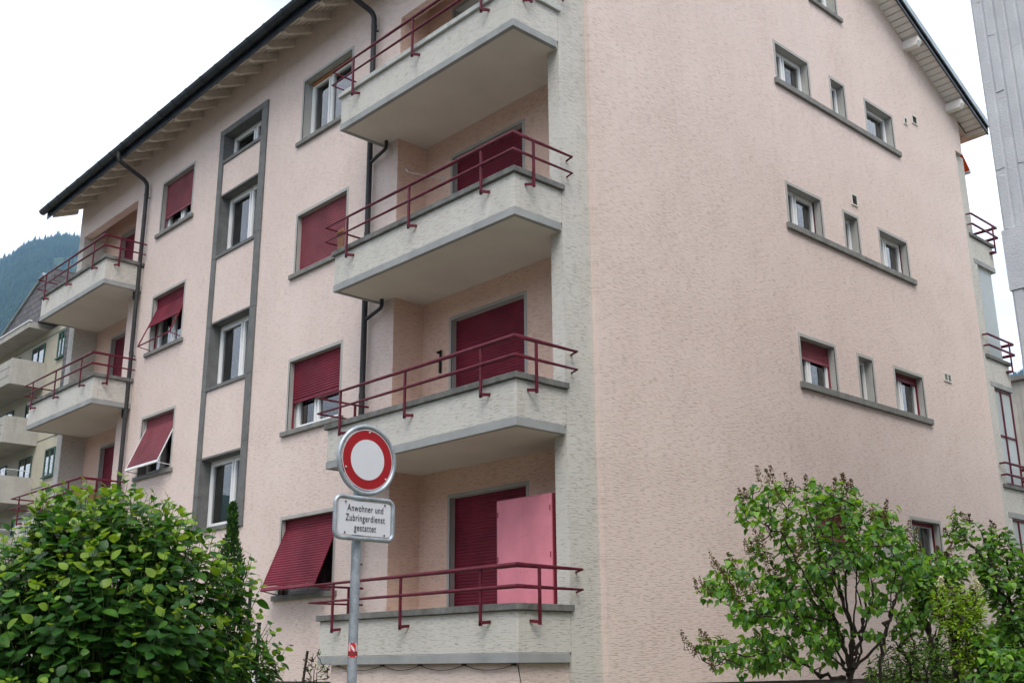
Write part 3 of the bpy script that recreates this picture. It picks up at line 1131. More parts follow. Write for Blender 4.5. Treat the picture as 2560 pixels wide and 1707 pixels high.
# ------------------------------------------------------------------ downpipes
def smooth_path(pts, n_=5):
    P_ = [np.array(p, float) for p in pts]
    out_ = [P_[0]]
    for i in range(1, len(P_) - 1):
        a, b_, c = P_[i - 1], P_[i], P_[i + 1]
        l1, l2 = np.linalg.norm(b_ - a), np.linalg.norm(c - b_)
        q = min(.13, l1 * .45, l2 * .45)
        s, e = b_ + (a - b_) / l1 * q, b_ + (c - b_) / l2 * q
        for j in range(n_ + 1):
            t = j / n_
            out_.append((1 - t) ** 2 * s + 2 * t * (1 - t) * b_ + t * t * e)
    out_.append(P_[-1])
    return out_


def downpipe(y, zneck, yo, collars, zbend):
    zg = soffit_z(-.66, yo)
    m = MB().tube(smooth_path([(GXc, yo, zg + .03), (GXc, yo, zg - .20), (-.10, y, zneck), (-.10, y, zbend), (-.10, y, BASEZ)]), .047, 12)
    o = part('downpipe', m, 'pipe_dark', smooth=True)
    for z in collars:
        sub('collar', MB().tube([(-.10, y, z - .035 + 0), (-.10, y, z + .035)], .053, 12), 'pipe_dark', o, smooth=True)
        sub('bracket', MB().box(-.10, .0, y - .012, y + .012, z - .06, z - .045), 'pipe_dark', o)
    return o


downpipe(4.43, 10.88, 4.62, (10.62, 8.9, 6.75, 4.03, 1.5), 10.5)
downpipe(13.28, 10.72, 13.38, (10.40, 8.7, 6.62, 3.9, 1.4), 10.3)
for k in (2, 3):
    z = k * H
    m = MB().tube(smooth_path([(-.10, 3.97, z + .02), (-.10, 3.97, z - .12), (-.10, 4.38, z - .22)]), .030, 10)
    part('drain_pipe', m, 'pipe_dark', smooth=True)
for z in (FZ[3], FZ[2]):
    m = MB().tube(smooth_path([(-.08, 13.46, z + .02), (-.08, 13.46, z - .16), (-.10, 13.32, z - .2)]), .035, 10)
    part('drain_pipe', m, 'pipe_dark', smooth=True)

# ------------------------------------------------------------------ things on the balconies
cab = thing('cabinet', 'tall pink metal cabinet with two doors on the lowest near balcony', 'cabinet', (.02, .40, .161))
ch = 1.90
link('body', MB().box(.02, .50, 0, 1.02, 0, ch).mesh('body', 'cabinet_dark'), cab)
for i, (a, b_) in enumerate(((.0095, .5095), (.5112, 1.0105))):
    d_ = link('door', MB().box(0.0, .0195, a, b_, .03, ch - .012).mesh('door', 'cabinet_pink'), cab)
    bv(d_, .004)
    hs = MB()
    for zz in (.35, 1.1, 1.68):
        yy = .02 if i == 0 else 1.0
        hs.box(-.008, .0, yy - .006, yy + .006, zz, zz + .07)
    link('hinge', hs.mesh('hinge', 'cabinet_dark'), d_)
sw = MB()
for zz in (.05, .5, .95, 1.4, 1.86):
    for yy in (.06, .25, .45, .57, .77, .96):
        sw.box(-.002, .0, yy - .004, yy + .004, zz - .004, zz + .004)
tag(link('rivets', sw.mesh('rivets', 'cabinet_dark'), cab), kind='stuff')
cabf = link('frame', MB().box(.0, .0195, 0, .009, 0, ch).box(.0, .0195, 1.011, 1.02, 0, ch).box(0, .0195, .009, 1.011, ch - .01, ch).mesh('frame', 'cabinet_pink'), cab)

cb = MB()
pts = []
ys = np.linspace(3.75, .16, 60)
nodes = [3.75, 2.72, 1.93, 1.08, .20]
for yy in ys:
    for a, b_ in zip(nodes[:-1], nodes[1:]):
        if b_ <= yy <= a:
            t = (yy - b_) / (a - b_)
            pts.append((-.83, yy, -.016 - .24 * t * (1 - t)))
            break
pts += [(-.83, .13, -.03), (-.825, .08, -.25), (-.82, .05, -.8), (-.82, .03, -1.69)]
cb.tube(pts, .0045, 6)
for yy in nodes:
    cb.box(-.845, -.815, yy - .03, yy + .03, -.022, -.005)
cbl = link('cable', cb.mesh('cable', 'black_metal'))
tag(cbl, 'black cable sagging in loops under the lowest near balcony', 'cable')

# wall hook bars in the near loggias
m = MB()
m.box(.555, .582, 3.30, 3.33, 4.30, 4.66)
m.box(.50, .56, 3.31, 3.325, 4.60, 4.62)
m.box(.52, .56, 3.27, 3.36, 4.62, 4.64)
for i in range(7):
    m.box(.535, .556, 3.305, 3.325, 4.30 + i * .03, 4.315 + i * .03)
tag(link('wall_hook', m.mesh('wall_hook', 'black_metal')), 'dark hook bar on the loggia wall one storey above the pink cabinet', 'hook')
m = MB()
m.box(.56, .584, 3.29, 3.31, 7.44, 7.60)
m.tube([(.57, 3.30, 7.56), (.30, 3.52, 7.62), (.12, 3.66, 7.66)], .007, 6)
m.tube([(.12, 3.66, 7.66), (.10, 3.69, 7.72)], .012, 6)
tag(link('drying_bracket', m.mesh('drying_bracket', 'white_metal')), 'thin white folding bracket on the loggia wall two storeys above the pink cabinet', 'bracket')
# brown board leaning at the left end of the third balcony
m = MB().box(-.86, -.84, 3.98, 4.14, 5.5 + .67, 5.5 + 1.02)
m.box(-.90, -.80, 3.97, 4.15, 5.5 + .94, 5.5 + .96)
tag(link('wooden_board', m.mesh('wooden_board', 'cardboard')), 'small brown board behind the railing end of the near balcony second from the top', 'board')
m = MB().box(-.72, -.28, 13.55, 14.75, FZ[1] + .161, FZ[1] + .92)
bx_ = link('box', m.mesh('box', 'cardboard'))
tag(bx_, 'brown box on the far balcony just above the leafy bush', 'box')
bv(bx_, .01)

# ------------------------------------------------------------------ traffic sign
SX, SY = -5.577, -3.412
sg = thing('traffic_sign', 'round white sign with red ring and text plate on a grey pole', 'sign', (SX, SY, BASEZ))
ZO = -BASEZ
m = MB().tube([(0, 0, 0), (0, 0, ZO + 1.47)], .0305, 20)
pole = link('pole', m.mesh('pole', 'galvanised', True), sg)
dc = np.array([.025, -.062, ZO + 1.275])


def circ(r_, y, n_=64, c=dc):
    return [(c[0] + r_ * math.cos(2 * math.pi * i / n_), c[1] + y, c[2] + r_ * math.sin(2 * math.pi * i / n_)) for i in range(n_)]


m = MB()
a_, b2 = circ(.200, 0), circ(.200, .006)
k_ = len(a_)
m.add(a_ + b2, [tuple(range(k_)), tuple(range(2 * k_ - 1, k_ - 1, -1))] + [((i + 1) % k_, i, k_ + i, k_ + (i + 1) % k_) for i in range(k_)])
disc = link('sign_disc', m.mesh('sign_disc', 'sign_red'), sg)
disc['label'] = 'red ring of the round sign'
m = MB()
a_ = circ(.134, -.0012)
m.add(a_, [tuple(range(k_))])
link('white_field', m.mesh('white_field', 'sign_white'), disc)
m = MB()
m.add(circ(.2005, -.001) + circ(.196, -.001), [((i + 1) % k_, i, k_ + i, k_ + (i + 1) % k_) for i in range(k_)])
link('white_edge', m.mesh('white_edge', 'sign_white'), disc)
m = MB()
loop = [np.array(p) for p in circ(.221, .008, 56)]
vs, fs = [], []
for i, p in enumerate(loop):
    q = 2 * math.pi * i / 56
    rad = np.array([math.cos(q), 0, math.sin(q)])
    for j in range(10):
        a = 2 * math.pi * j / 10
        vs.append(p + .0155 * (math.cos(a) * rad + math.sin(a) * np.array([0, 1, 0])))
for i in range(56):
    for j in range(10):
        fs.append((i * 10 + j, ((i + 1) % 56) * 10 + j, ((i + 1) % 56) * 10 + (j + 1) % 10, i * 10 + (j + 1) % 10))
m.add(vs, fs)
link('rim_tube', m.mesh('rim_tube', 'galvanised', True), sg)
m = MB()
for q in (88, 200, 322):
    c = dc + np.array([.184 * math.cos(R(q)), -.003, .184 * math.sin(R(q))])
    m.tube([c, c + np.array([0, -.006, 0])], .0055, 8)
link('rivet', m.mesh('rivet', 'white_metal'), disc)
pc = np.array([.018, -.062, ZO + .89])
PW, PH = .205, .108


def rrect(hw, hh, r_, y, n_=8):
    o = []
    for cx, cz, a0 in ((hw - r_, hh - r_, 0), (-hw + r_, hh - r_, 90), (-hw + r_, -hh + r_, 180), (hw - r_, -hh + r_, 270)):
        for i in range(n_ + 1):
            a = R(a0 + 90 * i / n_)
            o.append((pc[0] + cx + r_ * math.cos(a), pc[1] + y, pc[2] + cz + r_ * math.sin(a)))
    return o


m = MB()
a_, b2 = rrect(PW, PH, .022, 0), rrect(PW, PH, .022, .006)
k_ = len(a_)
m.add(a_ + b2, [tuple(range(k_)), tuple(range(2 * k_ - 1, k_ - 1, -1))] + [((i + 1) % k_, i, k_ + i, k_ + (i + 1) % k_) for i in range(k_)])
plate = link('text_plate', m.mesh('text_plate', 'sign_white'), sg)
m = MB()
lp = [np.array(p) for p in rrect(PW + .022, PH + .022, .045, .006, 8)]
lp.append(lp[0])
m.tube(lp, .0150, 10, cap=False)
link('frame_tube', m.mesh('frame_tube', 'galvanised', True), sg)
m = MB()
for sx, sz in ((-1, 1), (1, 1), (-1, -1), (1, -1)):
    c = pc + np.array([sx * .155, -.001, sz * .098])
    m.tube([c, c + np.array([0, -.006, 0])], .005, 8)
link('rivet', m.mesh('rivet', 'black_metal'), plate)
m = MB()
for zz in (.89 - .128, .89 + .128, 1.275 - .20, 1.275 + .19):
    m.box(-.045, .045, -.056, -.028, ZO + zz - .012, ZO + zz + .012)
link('clamp', m.mesh('clamp', 'galvanised'), sg)
for i, (tx, zz) in enumerate((('Anwohner und', .050), ('Zubringerdienst', -.012), ('gestattet', -.074))):
    cu = bpy.data.curves.new('lettering', 'FONT')
    cu.body = tx
    cu.size = .062
    cu.align_x = 'CENTER'
    cu.space_character = 1.12
    cu.extrude = .0004
    cu.offset = .0002
    to = bpy.data.objects.new('tmp', cu)
    COL.objects.link(to)
    bpy.context.view_layer.update()
    me = bpy.data.meshes.new_from_object(to.evaluated_get(bpy.context.evaluated_depsgraph_get()))
    bpy.data.objects.remove(to)
    xs = np.zeros(len(me.vertices) * 3)
    me.vertices.foreach_get('co', xs)
    xs = xs.reshape(-1, 3)
    target = (.283, .309, .172)[i]
    sx = target / (xs[:, 0].max() - xs[:, 0].min())
    nx = np.stack([xs[:, 0] * sx, -.0022 - xs[:, 2], xs[:, 1]], 1) + np.array([pc[0] + .003, pc[1], pc[2] + zz - .008])
    me.vertices.foreach_set('co', nx.ravel())
    me.materials.clear()
    me.materials.append(MATS['sign_ink'])
    me.name = 'lettering'
    link('lettering', me, plate)
# sticker wrapped on the pole
m = MB()
rz_ = .0312


def onpole(a, z, k=0):
    return (rz_ * math.cos(a) * (1 + k * .01), rz_ * math.sin(a) * (1 + k * .01), ZO + z)


def patch(mb, a0, a1, z0, z1, k, n_=10, sk=0.0):
    for i in range(n_):
        p, q = a0 + (a1 - a0) * i / n_, a0 + (a1 - a0) * (i + 1) / n_
        mb.quad(onpole(p, z0 + sk * i / n_, k), onpole(q, z0 + sk * (i + 1) / n_, k), onpole(q, z1 + sk * (i + 1) / n_, k), onpole(p, z1 + sk * i / n_, k))


CA = math.atan2(CY - SY, CX - SX)
patch(m, CA - 1.3, CA + 1.3, .028, .116, 0)
m.mi = 1
for a0 in (-1.2, -.78, .65, 1.05):
    patch(m, CA + a0, CA + a0 + .22, .066, .104, 1, 4)
patch(m, CA - 1.0, CA - .55, .106, .114, 1, 4)
patch(m, CA + .45, CA + .95, .106, .114, 1, 4)
patch(m, CA - 1.0, CA - .6, .030, .036, 1, 4)
patch(m, CA + .55, CA + .95, .030, .036, 1, 4)
for i in range(8):                       # slanted white capsule
    t0, t1 = i / 8, (i + 1) / 8
    wv = .011 * math.sqrt(max(.12, 1 - (2 * (t0 + t1) / 2 - 1) ** 4))
    zc0, zc1 = .098 - .030 * t0, .098 - .030 * t1
    aa0, aa1 = CA - .42 + .80 * t0, CA - .42 + .80 * t1
    m.quad(onpole(aa0, zc0 - wv, 2), onpole(aa1, zc1 - wv, 2), onpole(aa1, zc1 + wv, 2), onpole(aa0, zc0 + wv, 2))
m.mi = 2
patch(m, CA - 1.25, CA + 1.25, .038, .050, 1)
patch(m, CA - 1.15, CA + 1.15, .053, .062, 1)
m.mi = 3
patch(m, CA - .32, CA - .12, .087, .096, 3, 4)
stk = link('sticker', m.mesh('sticker', ['sticker_red', 'sign_white', 'sticker_dark', 'sticker_yellow']))
stk.location = (SX, SY, BASEZ)
tag(stk, 'small red and white sticker wrapped round the sign pole', 'sticker')

# ------------------------------------------------------------------ ribbed concrete tower on the right
rng = np.random.default_rng(5)
TX, TY = 1.5, -5.0
tw = thing('concrete_tower', 'tall grey building of broken-rib concrete at the right edge', 'building', (TX, TY, BASEZ))


def ribs(name, z0, z1, jag=1.0):
    """relief of broken vertical ribs on the face x=0 (looking -X) and y=0 corner face"""
    mb = MB()
    pitch = .118
    dz = .09
    nz = int((z1 - z0) / dz)
    for face, length in ((0, 3.6), (1, 5.0)):
        nr = int(length / pitch)
        for i in range(nr):
            # piecewise depth along the rib
            zs, ds = [z0], []
            z = z0
            while z < z1:
                notch = rng.random() < .22
                seg = rng.uniform(.04, .09) if notch else rng.exponential(1.1) + .25
                zs.append(min(z + seg, z1))
                ds.append(.005 if notch else .017 + rng.normal(0, .0035))
                z += seg
            wr = pitch * rng.uniform(.70, .99)
            s0 = i * pitch + (pitch - wr) / 2
            for j in range(len(ds)):
                a, b_ = zs[j], zs[j + 1]
                if b_ - a < .01:
                    continue
                d = max(.003, ds[j] * .62 * jag)
                j0, j1 = rng.normal(0, .012, 2)
                if face == 0:
                    vs = [(0, -s0 - wr, a), (0, -s0, a), (-d, -s0 - .012, a + .003 + j0 * .4), (-d, -s0 - wr + .012, a + .003 - j0 * .4), (0, -s0 - wr, b_), (0, -s0, b_), (-d, -s0 - .012, b_ - .003 + j1 * .4), (-d, -s0 - wr + .012, b_ - .003 - j1 * .4)]
                else:
                    vs = [(s0, 0, a), (s0 + wr, 0, a), (s0 + wr - .012, d, a + .003 + j0 * .4), (s0 + .012, d, a + .003 - j0 * .4), (s0, 0, b_), (s0 + wr, 0, b_), (s0 + wr - .012, d, b_ - .003 + j1 * .4), (s0 + .012, d, b_ - .003 - j1 * .4)]
                mb.add(vs, [(0, 1, 2, 3), (4, 7, 6, 5), (3, 2, 6, 7), (0, 3, 7, 4), (1, 5, 6, 2)])
    return mb


TH = 12.0
link('core', MB().box(.0, 9.0, -9.0, 0, 0, TH).mesh('core', 'ribbed_concrete'), tw)
zb0, zb1 = 3.69 - BASEZ, 4.36 - BASEZ
for (a, b_) in ((0.0, zb0 - .004), (zb1 + .004, TH)):
    tag(link('ribs', ribs('ribs', a, b_).mesh('ribs', 'ribbed_concrete'), tw), kind='stuff')
link('smooth_band', MB().box(-.022, 5.02, -3.62, .022, zb0, zb1).mesh('smooth_band', 'ribbed_concrete'), tw)

# lower ribbed building far behind on the right
p = at(2530, 1000, 42)
lo = thing('concrete_house', 'low pale concrete house with grooved wall far behind on the right', 'house', (p[0], p[1], BASEZ))
hz_ = at(2530, 965, 42)[2] - BASEZ
link('wall', MB().box(-.6, 9, -9, .9, 0, hz_).mesh('wall', 'board_concrete'), lo)
m = MB()
for i in range(26):
    m.box(-.66, -.6, .84 - i * .36, .68 - i * .36, .2, hz_ - .3 - .5 * ((i * 7) % 3 == 0))
tag(link('ribs', m.mesh('ribs', 'board_concrete'), lo), kind='stuff')
link('roof', MB().box(-.75, 9.1, -9.1, 1.05, hz_ + .002, hz_ + .16).mesh('roof', 'plinth_concrete'), lo)

# ------------------------------------------------------------------ cream apartment block far left
FXW, FYE = 7.35, 37.45
fb = thing('apartment_building', 'cream apartment block with concrete balconies and slate roof behind on the left', 'building', (FXW, FYE, BASEZ))
z_ = -BASEZ


def fpart(name, mb, mat, **kw):
    return link(name, mb.mesh(name, mat), fb)


FL = 26.0
fpart('wall', MB().box(0, 10, 0, FL, 0, 14.84 + z_), 'cream_render')
m = MB()
for zz in (2.1, 4.75, 7.5, 9.62, 12.2, 14.5):
    m.box(-.012, 0.002, .5, FL, zz + z_, zz + z_ + .03)
fpart('panel_joint', m, 'green_frame')
link('slate_corner', MB().box(-.03, .3, -.03, .5, 9.6 + z_, 14.6 + z_).box(-.028, 9, -.06, -.002, 0, 14.84 + z_).mesh('slate_corner', 'slate'), fb)


def fwin(y0, y1, z0, z1):
    mb = MB()
    ring(mb, y0 - FYE, y1 - FYE, z0 + z_, z1 + z_, .07, 0, .05)
    mb.box((y0 + y1) / 2 - FYE - .035, (y0 + y1) / 2 - FYE + .035, 0, .05, z0 + z_, z1 + z_)
    mb.v = [(-y - .01, x, z) for x, y, z in mb.v]
    o = link('window', mb.mesh('window', 'green_frame'), fb)
    g_ = MB().box(-.03, -.012, y0 - FYE + .05, y1 - FYE - .05, z0 + z_ + .05, z1 + z_ - .05)
    r_ = link('pane', MB().quad((-.03, y1 - FYE - .05, z0 + z_ + .05), (-.03, y0 - FYE + .05, z0 + z_ + .05), (-.03, y0 - FYE + .05, z1 + z_ - .05), (-.03, y1 - FYE - .05, z1 + z_ - .05)).mesh('pane', 'glass'), o)
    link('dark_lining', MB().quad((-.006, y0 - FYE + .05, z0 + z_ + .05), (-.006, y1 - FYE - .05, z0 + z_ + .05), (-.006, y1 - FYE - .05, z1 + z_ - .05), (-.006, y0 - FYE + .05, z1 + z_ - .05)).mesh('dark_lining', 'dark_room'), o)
    link('sill', MB().box(-.12, -.0, y0 - FYE - .05, y1 - FYE + .05, z0 + z_ - .05, z0 + z_ - .004).mesh('sill', 'green_frame'), o)


for z0, z1 in ((13.2, 14.42), (7.88, 9.10), (10.5, 11.75), (5.2, 6.45), (2.6, 3.8)):
    fwin(37.62 + (.30 if z0 > 12 else .0), 38.72, z0, z1)
for z0, z1 in ((12.2, 14.3), (9.6, 11.7), (7.0, 9.07), (4.4, 6.4)):
    fwin(40.3, 41.86, z0, z1)
    fwin(43.5, 45.3, z0, z1)
for zt_, zb_ in ((13.26, 12.13), (10.64, 9.5), (8.02, 6.88), (5.4, 4.26)):
    mb = MB()
    x0, x1 = 5.87 - FXW, -.004
    y0 = 40.0 - FYE
    ln = 6.5
    mb.box(x0, x1, y0, y0 + ln, zb_ + z_, zb_ + z_ + .18)
    o = link('balcony', mb.mesh('balcony', 'board_concrete'), fb)
    pp = MB()
    pp.box(x0 + .001, x0 + .14, y0 + .141, y0 + ln, zb_ + z_ + .181, zt_ + z_)
    pp.box(x0 - .002, x1, y0 - .002, y0 + .14, zb_ + z_ - .03, zt_ + z_ + .01)
    link('parapet', pp.mesh('parapet', 'board_concrete'), o)
    j_ = MB()
    for q in (.35, .75):
        j_.box(x0 - .004, x0 + .001, y0 + .2, y0 + ln, zb_ + z_ + q, zb_ + z_ + q + .03)
    link('joint', j_.mesh('joint', 'plinth_concrete'), o)
    dr = MB()
    for q in (0, .25, .5):
        dr.tube([(x0 + .5 + q, y0 + .3, zt_ + z_ + .35), (x0 + .5 + q, y0 + 2.0, zt_ + z_ + .42)], .012, 5)
    dr.tube([(x0 + .4, y0 + .3, zt_ + z_ + .35), (x0 + 1.2, y0 + .3, zt_ + z_ + .35)], .014, 5)
    dr.tube([(x0 + .8, y0 + .3, zt_ + z_ + .35), (x0 + 1.45, y0 + .3, zt_ + z_ + .30)], .014, 5)
    if zt_ < 9:
        link('drying_rack', dr.mesh('drying_rack', 'white_metal'), o)
sl = MB().box(6.40 - FXW, .6, 40.0 - FYE, FL, 14.80 + z_, 15.08 + z_)
ro = link('roof', sl.mesh('roof', 'board_concrete'), fb)
link('edge_flashing', MB().box(6.36 - FXW, 6.5 - FXW, 39.96 - FYE, FL, 15.083 + z_, 15.14 + z_).mesh('edge_flashing', 'white_metal'), ro)
# slate-clad wedge rising above the slab
xw = 6.75
q0 = at(110.2, 688.2, 10) - np.array([CX, CY, CZ])
t = (xw - CX) / q0[0]
apex = np.array([CX, CY, CZ]) + q0 * t
q1 = at(-4, 847, 10) - np.array([CX, CY, CZ])
t = (xw - CX) / q1[0]
low = np.array([CX, CY, CZ]) + q1 * t
m = MB()
ya, za = apex[1] - FYE, apex[2] + z_
yl_, zl_ = low[1] - FYE, low[2] + z_
yn = 38.6 - FYE
m.prism([(xw - FXW, yl_, 15.10 + z_), (xw - FXW, yn, 15.10 + z_), (xw - FXW, yn, za), (xw - FXW, ya, za), (xw - FXW, yl_, min(zl_, 15.3 + z_))], (5.0, 0, 0))
link('slate_upstand', m.mesh('slate_upstand', 'slate'), ro)
m = MB()
m.tube([(xw - FXW - .03, yl_, min(zl_, 15.3 + z_) + .03), (xw - FXW - .03, ya, za + .03), (xw - FXW + 5.0, ya, za + .03)], .07, 6)
link('roof_edge', m.mesh('roof_edge', 'verge_metal'), ro)

# ------------------------------------------------------------------ neighbour across the street (seen in the panes as a reflection) and an added unseen wing
nb_ = thing('office_building', 'grey tiled building across the street, mirrored in the stair windows, plus an added unseen wing', 'building', (-22, -20, BASEZ))
for (x0, x1, y0, y1, hh_) in ((-12, 0, 0, 80, 8.8), (.002, 36, -14, -2, 12.0)):  # second box is the unseen wing, added to shade the lower walls
    link('wall', MB().box(x0, x1, y0, y1, 0, hh_).mesh('wall', 'tile_facade'), nb_)
    link('roof', MB().box(x0 - .3, x1 + .3, y0 - .3, y1 + .3, hh_ + .002, hh_ + .3).mesh('roof', 'plinth_concrete'), nb_)
for i in range(24):
    for j in range(3):
        link('window', MB().box(.0, .03, 1.2 + i * 3.2, 3.0 + i * 3.2, .9 + j * 2.7, 2.3 + j * 2.7).mesh('window', 'dark_room'), nb_)
for i in range(10):
    for j in range(3):
        link('window', MB().box(2 + i * 3.3, 3.8 + i * 3.3, -1.998, -1.97, 1.2 + j * 3.1, 2.8 + j * 3.1).mesh('window', 'dark_room'), nb_)

# ------------------------------------------------------------------ mountains round the valley
from mathutils import noise as mnoise
AZP = [-180, -150, -110, -70, -30, 0, 15, 19.0, 21.3, 23.5, 35, 50, 62, 67.5, 70.1, 71.0, 71.9, 72.8, 73.6, 75.0, 78, 85, 100, 130, 160, 180]
ELP = [9, 7, 8, 9, 11, 14, 14.5, 13.8, 13.15, 12.6, 13, 16, 19, 20.5, 20.2, 20.15, 19.85, 19.3, 18.5, 16.9, 14.5, 12, 9, 8, 9, 9]


def terrain(az, r):
    t = min(max((r - 700.0) / 1900.0, 0), 1)
    el = np.interp(az, AZP, ELP) + .16 * mnoise.fractal(Vector((az * 1.1, 7.7, 0)), 1.0, 2.0, 4)
    crest = 2600 * math.tan(R(el))
    x, y = CX + r * math.cos(R(az)), CY + r * math.sin(R(az))
    s = t * t * (3 - 2 * t) * .35 + t * .65
    nz = mnoise.fractal(Vector((x / 420, y / 420, 3.1)), 1.0, 2.0, 5)
    return x, y, BASEZ - 2 + s * crest + nz * 55 * t * (1 - t) * 2.2


azs = sorted(set(np.round(np.concatenate([np.arange(-180, 180.1, 3.0), np.arange(66, 80, .2), np.arange(17, 26, .3)]), 3)))
rs = np.linspace(690, 2600, 46)
mv, mf = [], []
for a in azs:
    for r_ in rs:
        mv.append(terrain(a, r_))
    x, y, z = terrain(a, 2600)
    mv.append((CX + (x - CX) * 1.12, CY + (y - CY) * 1.12, BASEZ - 2))
kk = len(rs) + 1
for i in range(len(azs) - 1):
    for j in range(kk - 1):
        mf.append((i * kk + j, (i + 1) * kk + j, (i + 1) * kk + j + 1, i * kk + j + 1))
n = NT('mountain_forest')
v1 = n.noise(n.pos(), .012, 6, .65)
v2 = n.noise(n.pos(), .11, 3, .6)
c = n.mix(n.ramp(v2, .35, .65), (0.026, 0.050, 0.022), (0.050, 0.080, 0.030))
c = n.mix(n.ramp(v1, .60, .68), c, (0.19, 0.175, 0.165))
n.end(n.bsdf(c, .95, spec=.1, normal=n.bump(v2, 1.0, 6.0)))
m = MB()
m.add(mv, mf)
tag(link('mountain', m.mesh('mountain', 'mountain_forest', True)), kind='structure')
rg = np.random.default_rng(11)
vs, fs = [], []
ROCK = at(165, 665, 2300)


def cone(az, r_, h_):
    x, y, z = terrain(az, r_)
    w_ = h_ * rg.uniform(.13, .19)
    o = len(vs)
    ph = rg.uniform(0, 6)
    for lv, (zz, ww) in enumerate(((.02, 1.0), (.35, .78), (.68, .45))):
        for j in range(5):
            a = ph + lv + j * 2 * math.pi / 5
            q = ww * w_ * rg.uniform(.75, 1.2)
            vs.append((x + q * math.cos(a), y + q * math.sin(a), z + zz * h_))
    vs.append((x, y, z + h_))
    for lv in range(2):
        for j in range(5):
            fs.append((o + lv * 5 + j, o + lv * 5 + (j + 1) % 5, o + lv * 5 + 5 + (j + 1) % 5, o + lv * 5 + 5 + j))
    for j in range(5):
        fs.append((o + 10 + j, o + 10 + (j + 1) % 5, o + 15))


for i in range(8500):
    r_ = 2600 - 1500 * rg.random() ** 1.25
    az = rg.uniform(68.6, 76.6)
    x, y, z = terrain(az, r_)
    u_, v_, _ = project((x, y, z))
    if abs(u_ - 165) < 34 and abs(v_ - 668) < 24 and rg.random() < .93:
        continue
    cone(az, r_, rg.uniform(14, 30))
for i in range(500):
    cone(rg.uniform(69, 76), rg.uniform(2570, 2600), rg.choice([10, 14, 18, 26, 32]) * rg.uniform(.8, 1.2))
for i in range(900):
    cone(rg.uniform(19.5, 22.5), 2600 - 1200 * rg.random() ** 1.2, rg.uniform(11, 20))
m = MB()
m.add(vs, fs)
tag(link('forest', m.mesh('forest', 'conifer')), 'dark conifer forest covering the mountain slope', kind='stuff')
# ------------------------------------------------------------------ air
HAZE = True
if HAZE:
    m = MB().box(-3100, 3100, -3100, 3100, -6, 1150)
    hm = bpy.data.materials.new('haze_air')
    hm.use_nodes = True
    hm.node_tree.nodes.clear()
    ho = hm.node_tree.nodes.new('ShaderNodeOutputMaterial')
    hv_ = hm.node_tree.nodes.new('ShaderNodeVolumePrincipled')
    hv_.inputs['Color'].default_value = (0.34, 0.60, 1.0, 1)
    hv_.inputs['Density'].default_value = 0.00014
    hm.node_tree.links.new(hv_.outputs[0], ho.inputs['Volume'])
    me = m.mesh('haze', 'asphalt')
    me.materials.clear()
    me.materials.append(hm)
    tag(link('haze', me), kind='stuff')
    sc.cycles.volume_bounces = 0


# ------------------------------------------------------------------ plants
def leaf_mesh(name, mats, prof, fold=.18, droop=.22, wave=0.0):
    """leaf of length 1 along +X, normal +Z"""
    ts = [0, .12, .30, .52, .75, .92, 1.0]
    vs, fs = [], []
    for i, t in enumerate(ts):
        wd = np.interp(t, [p[0] for p in prof], [p[1] for p in prof])
        z = -droop * t * t
        x = t
        vs += [(x, 0, z), (x - .03 * wd, wd, z + fold * wd + wave * (i % 2)), (x - .03 * wd, -wd, z + fold * wd + wave * ((i + 1) % 2))]
    for i in range(len(ts) - 1):
        a, b_ = i * 3, i * 3 + 3
        fs += [(a, b_, b_ + 1, a + 1), (a + 2, b_ + 2, b_, a)]
    return np.array(vs), fs


def leaf_frame(d, nrm):
    d = d / (np.linalg.norm(d) + 1e-9)
    nrm = nrm - d * (nrm @ d)
    nrm = nrm / (np.linalg.norm(nrm) + 1e-9)
    return np.stack([d, np.cross(nrm, d), nrm], 1)      # columns: x, y, z


def make_leaves(root, base, leaves, shape, mats, n_single, prefix='leaf', mass='foliage'):
    """leaves: list of (pos, 3x3, size, matidx); the n_single that show largest become parts, the rest one mesh"""
    verts, faces = shape
    sc_ = []
    for i, (p, M, s, mi) in enumerate(leaves):
        u_, v_, z = project(p + M[:, 0] * s * .5)
        vis = 1.0 if (-10 < u_ < 2570 and -10 < v_ < 1715) else 0.02
        D = p - np.array([CX, CY, CZ])
        dist = np.linalg.norm(D)
        front = -(D / dist) @ M[:, 2]
        sc_.append(vis * s / dist * (.35 + abs(front)) * (1.0 + 1.6 * (np.linalg.norm(np.array(base[:2]) - [CX, CY]) - math.hypot(D[0], D[1]))))
    order = np.argsort(sc_)[::-1]
    single = set(order[:n_single].tolist())
    mes = []
    if n_single:
        for mi, mn in enumerate(mats):
            me = bpy.data.meshes.new(prefix)
            me.from_pydata([tuple(v) for v in verts], [], faces)
            me.materials.append(MATS[mn])
            me.polygons.foreach_set('use_smooth', [True] * len(me.polygons))
            mes.append(me)
    bv_ = Vector(base)
    av, af, am = [], [], []
    for i, (p, M, s, mi) in enumerate(leaves):
        if i in single:
            o = bpy.data.objects.new(prefix, mes[mi])
            COL.objects.link(o)
            o.parent = root
            mt = Matrix([[M[r_, c_] * s for c_ in range(3)] + [p[r_] - base[r_]] for r_ in range(3)] + [[0, 0, 0, 1]])
            o.matrix_local = mt
        else:
            o0 = len(av) * len(verts)
            av.append(verts @ (M * s).T + (p - np.array(base)))
            af += [tuple(o0 + q for q in f) for f in faces]
            am += [mi] * len(faces)
    if av:
        me = bpy.data.meshes.new(mass)
        me.from_pydata(np.concatenate(av).tolist(), [], af)
        for mn in mats:
            me.materials.append(MATS[mn])
        me.polygons.foreach_set('material_index', am)
        me.polygons.foreach_set('use_smooth', [True] * len(me.polygons))
        o = link(mass, me, root)
        o['kind'] = 'stuff'


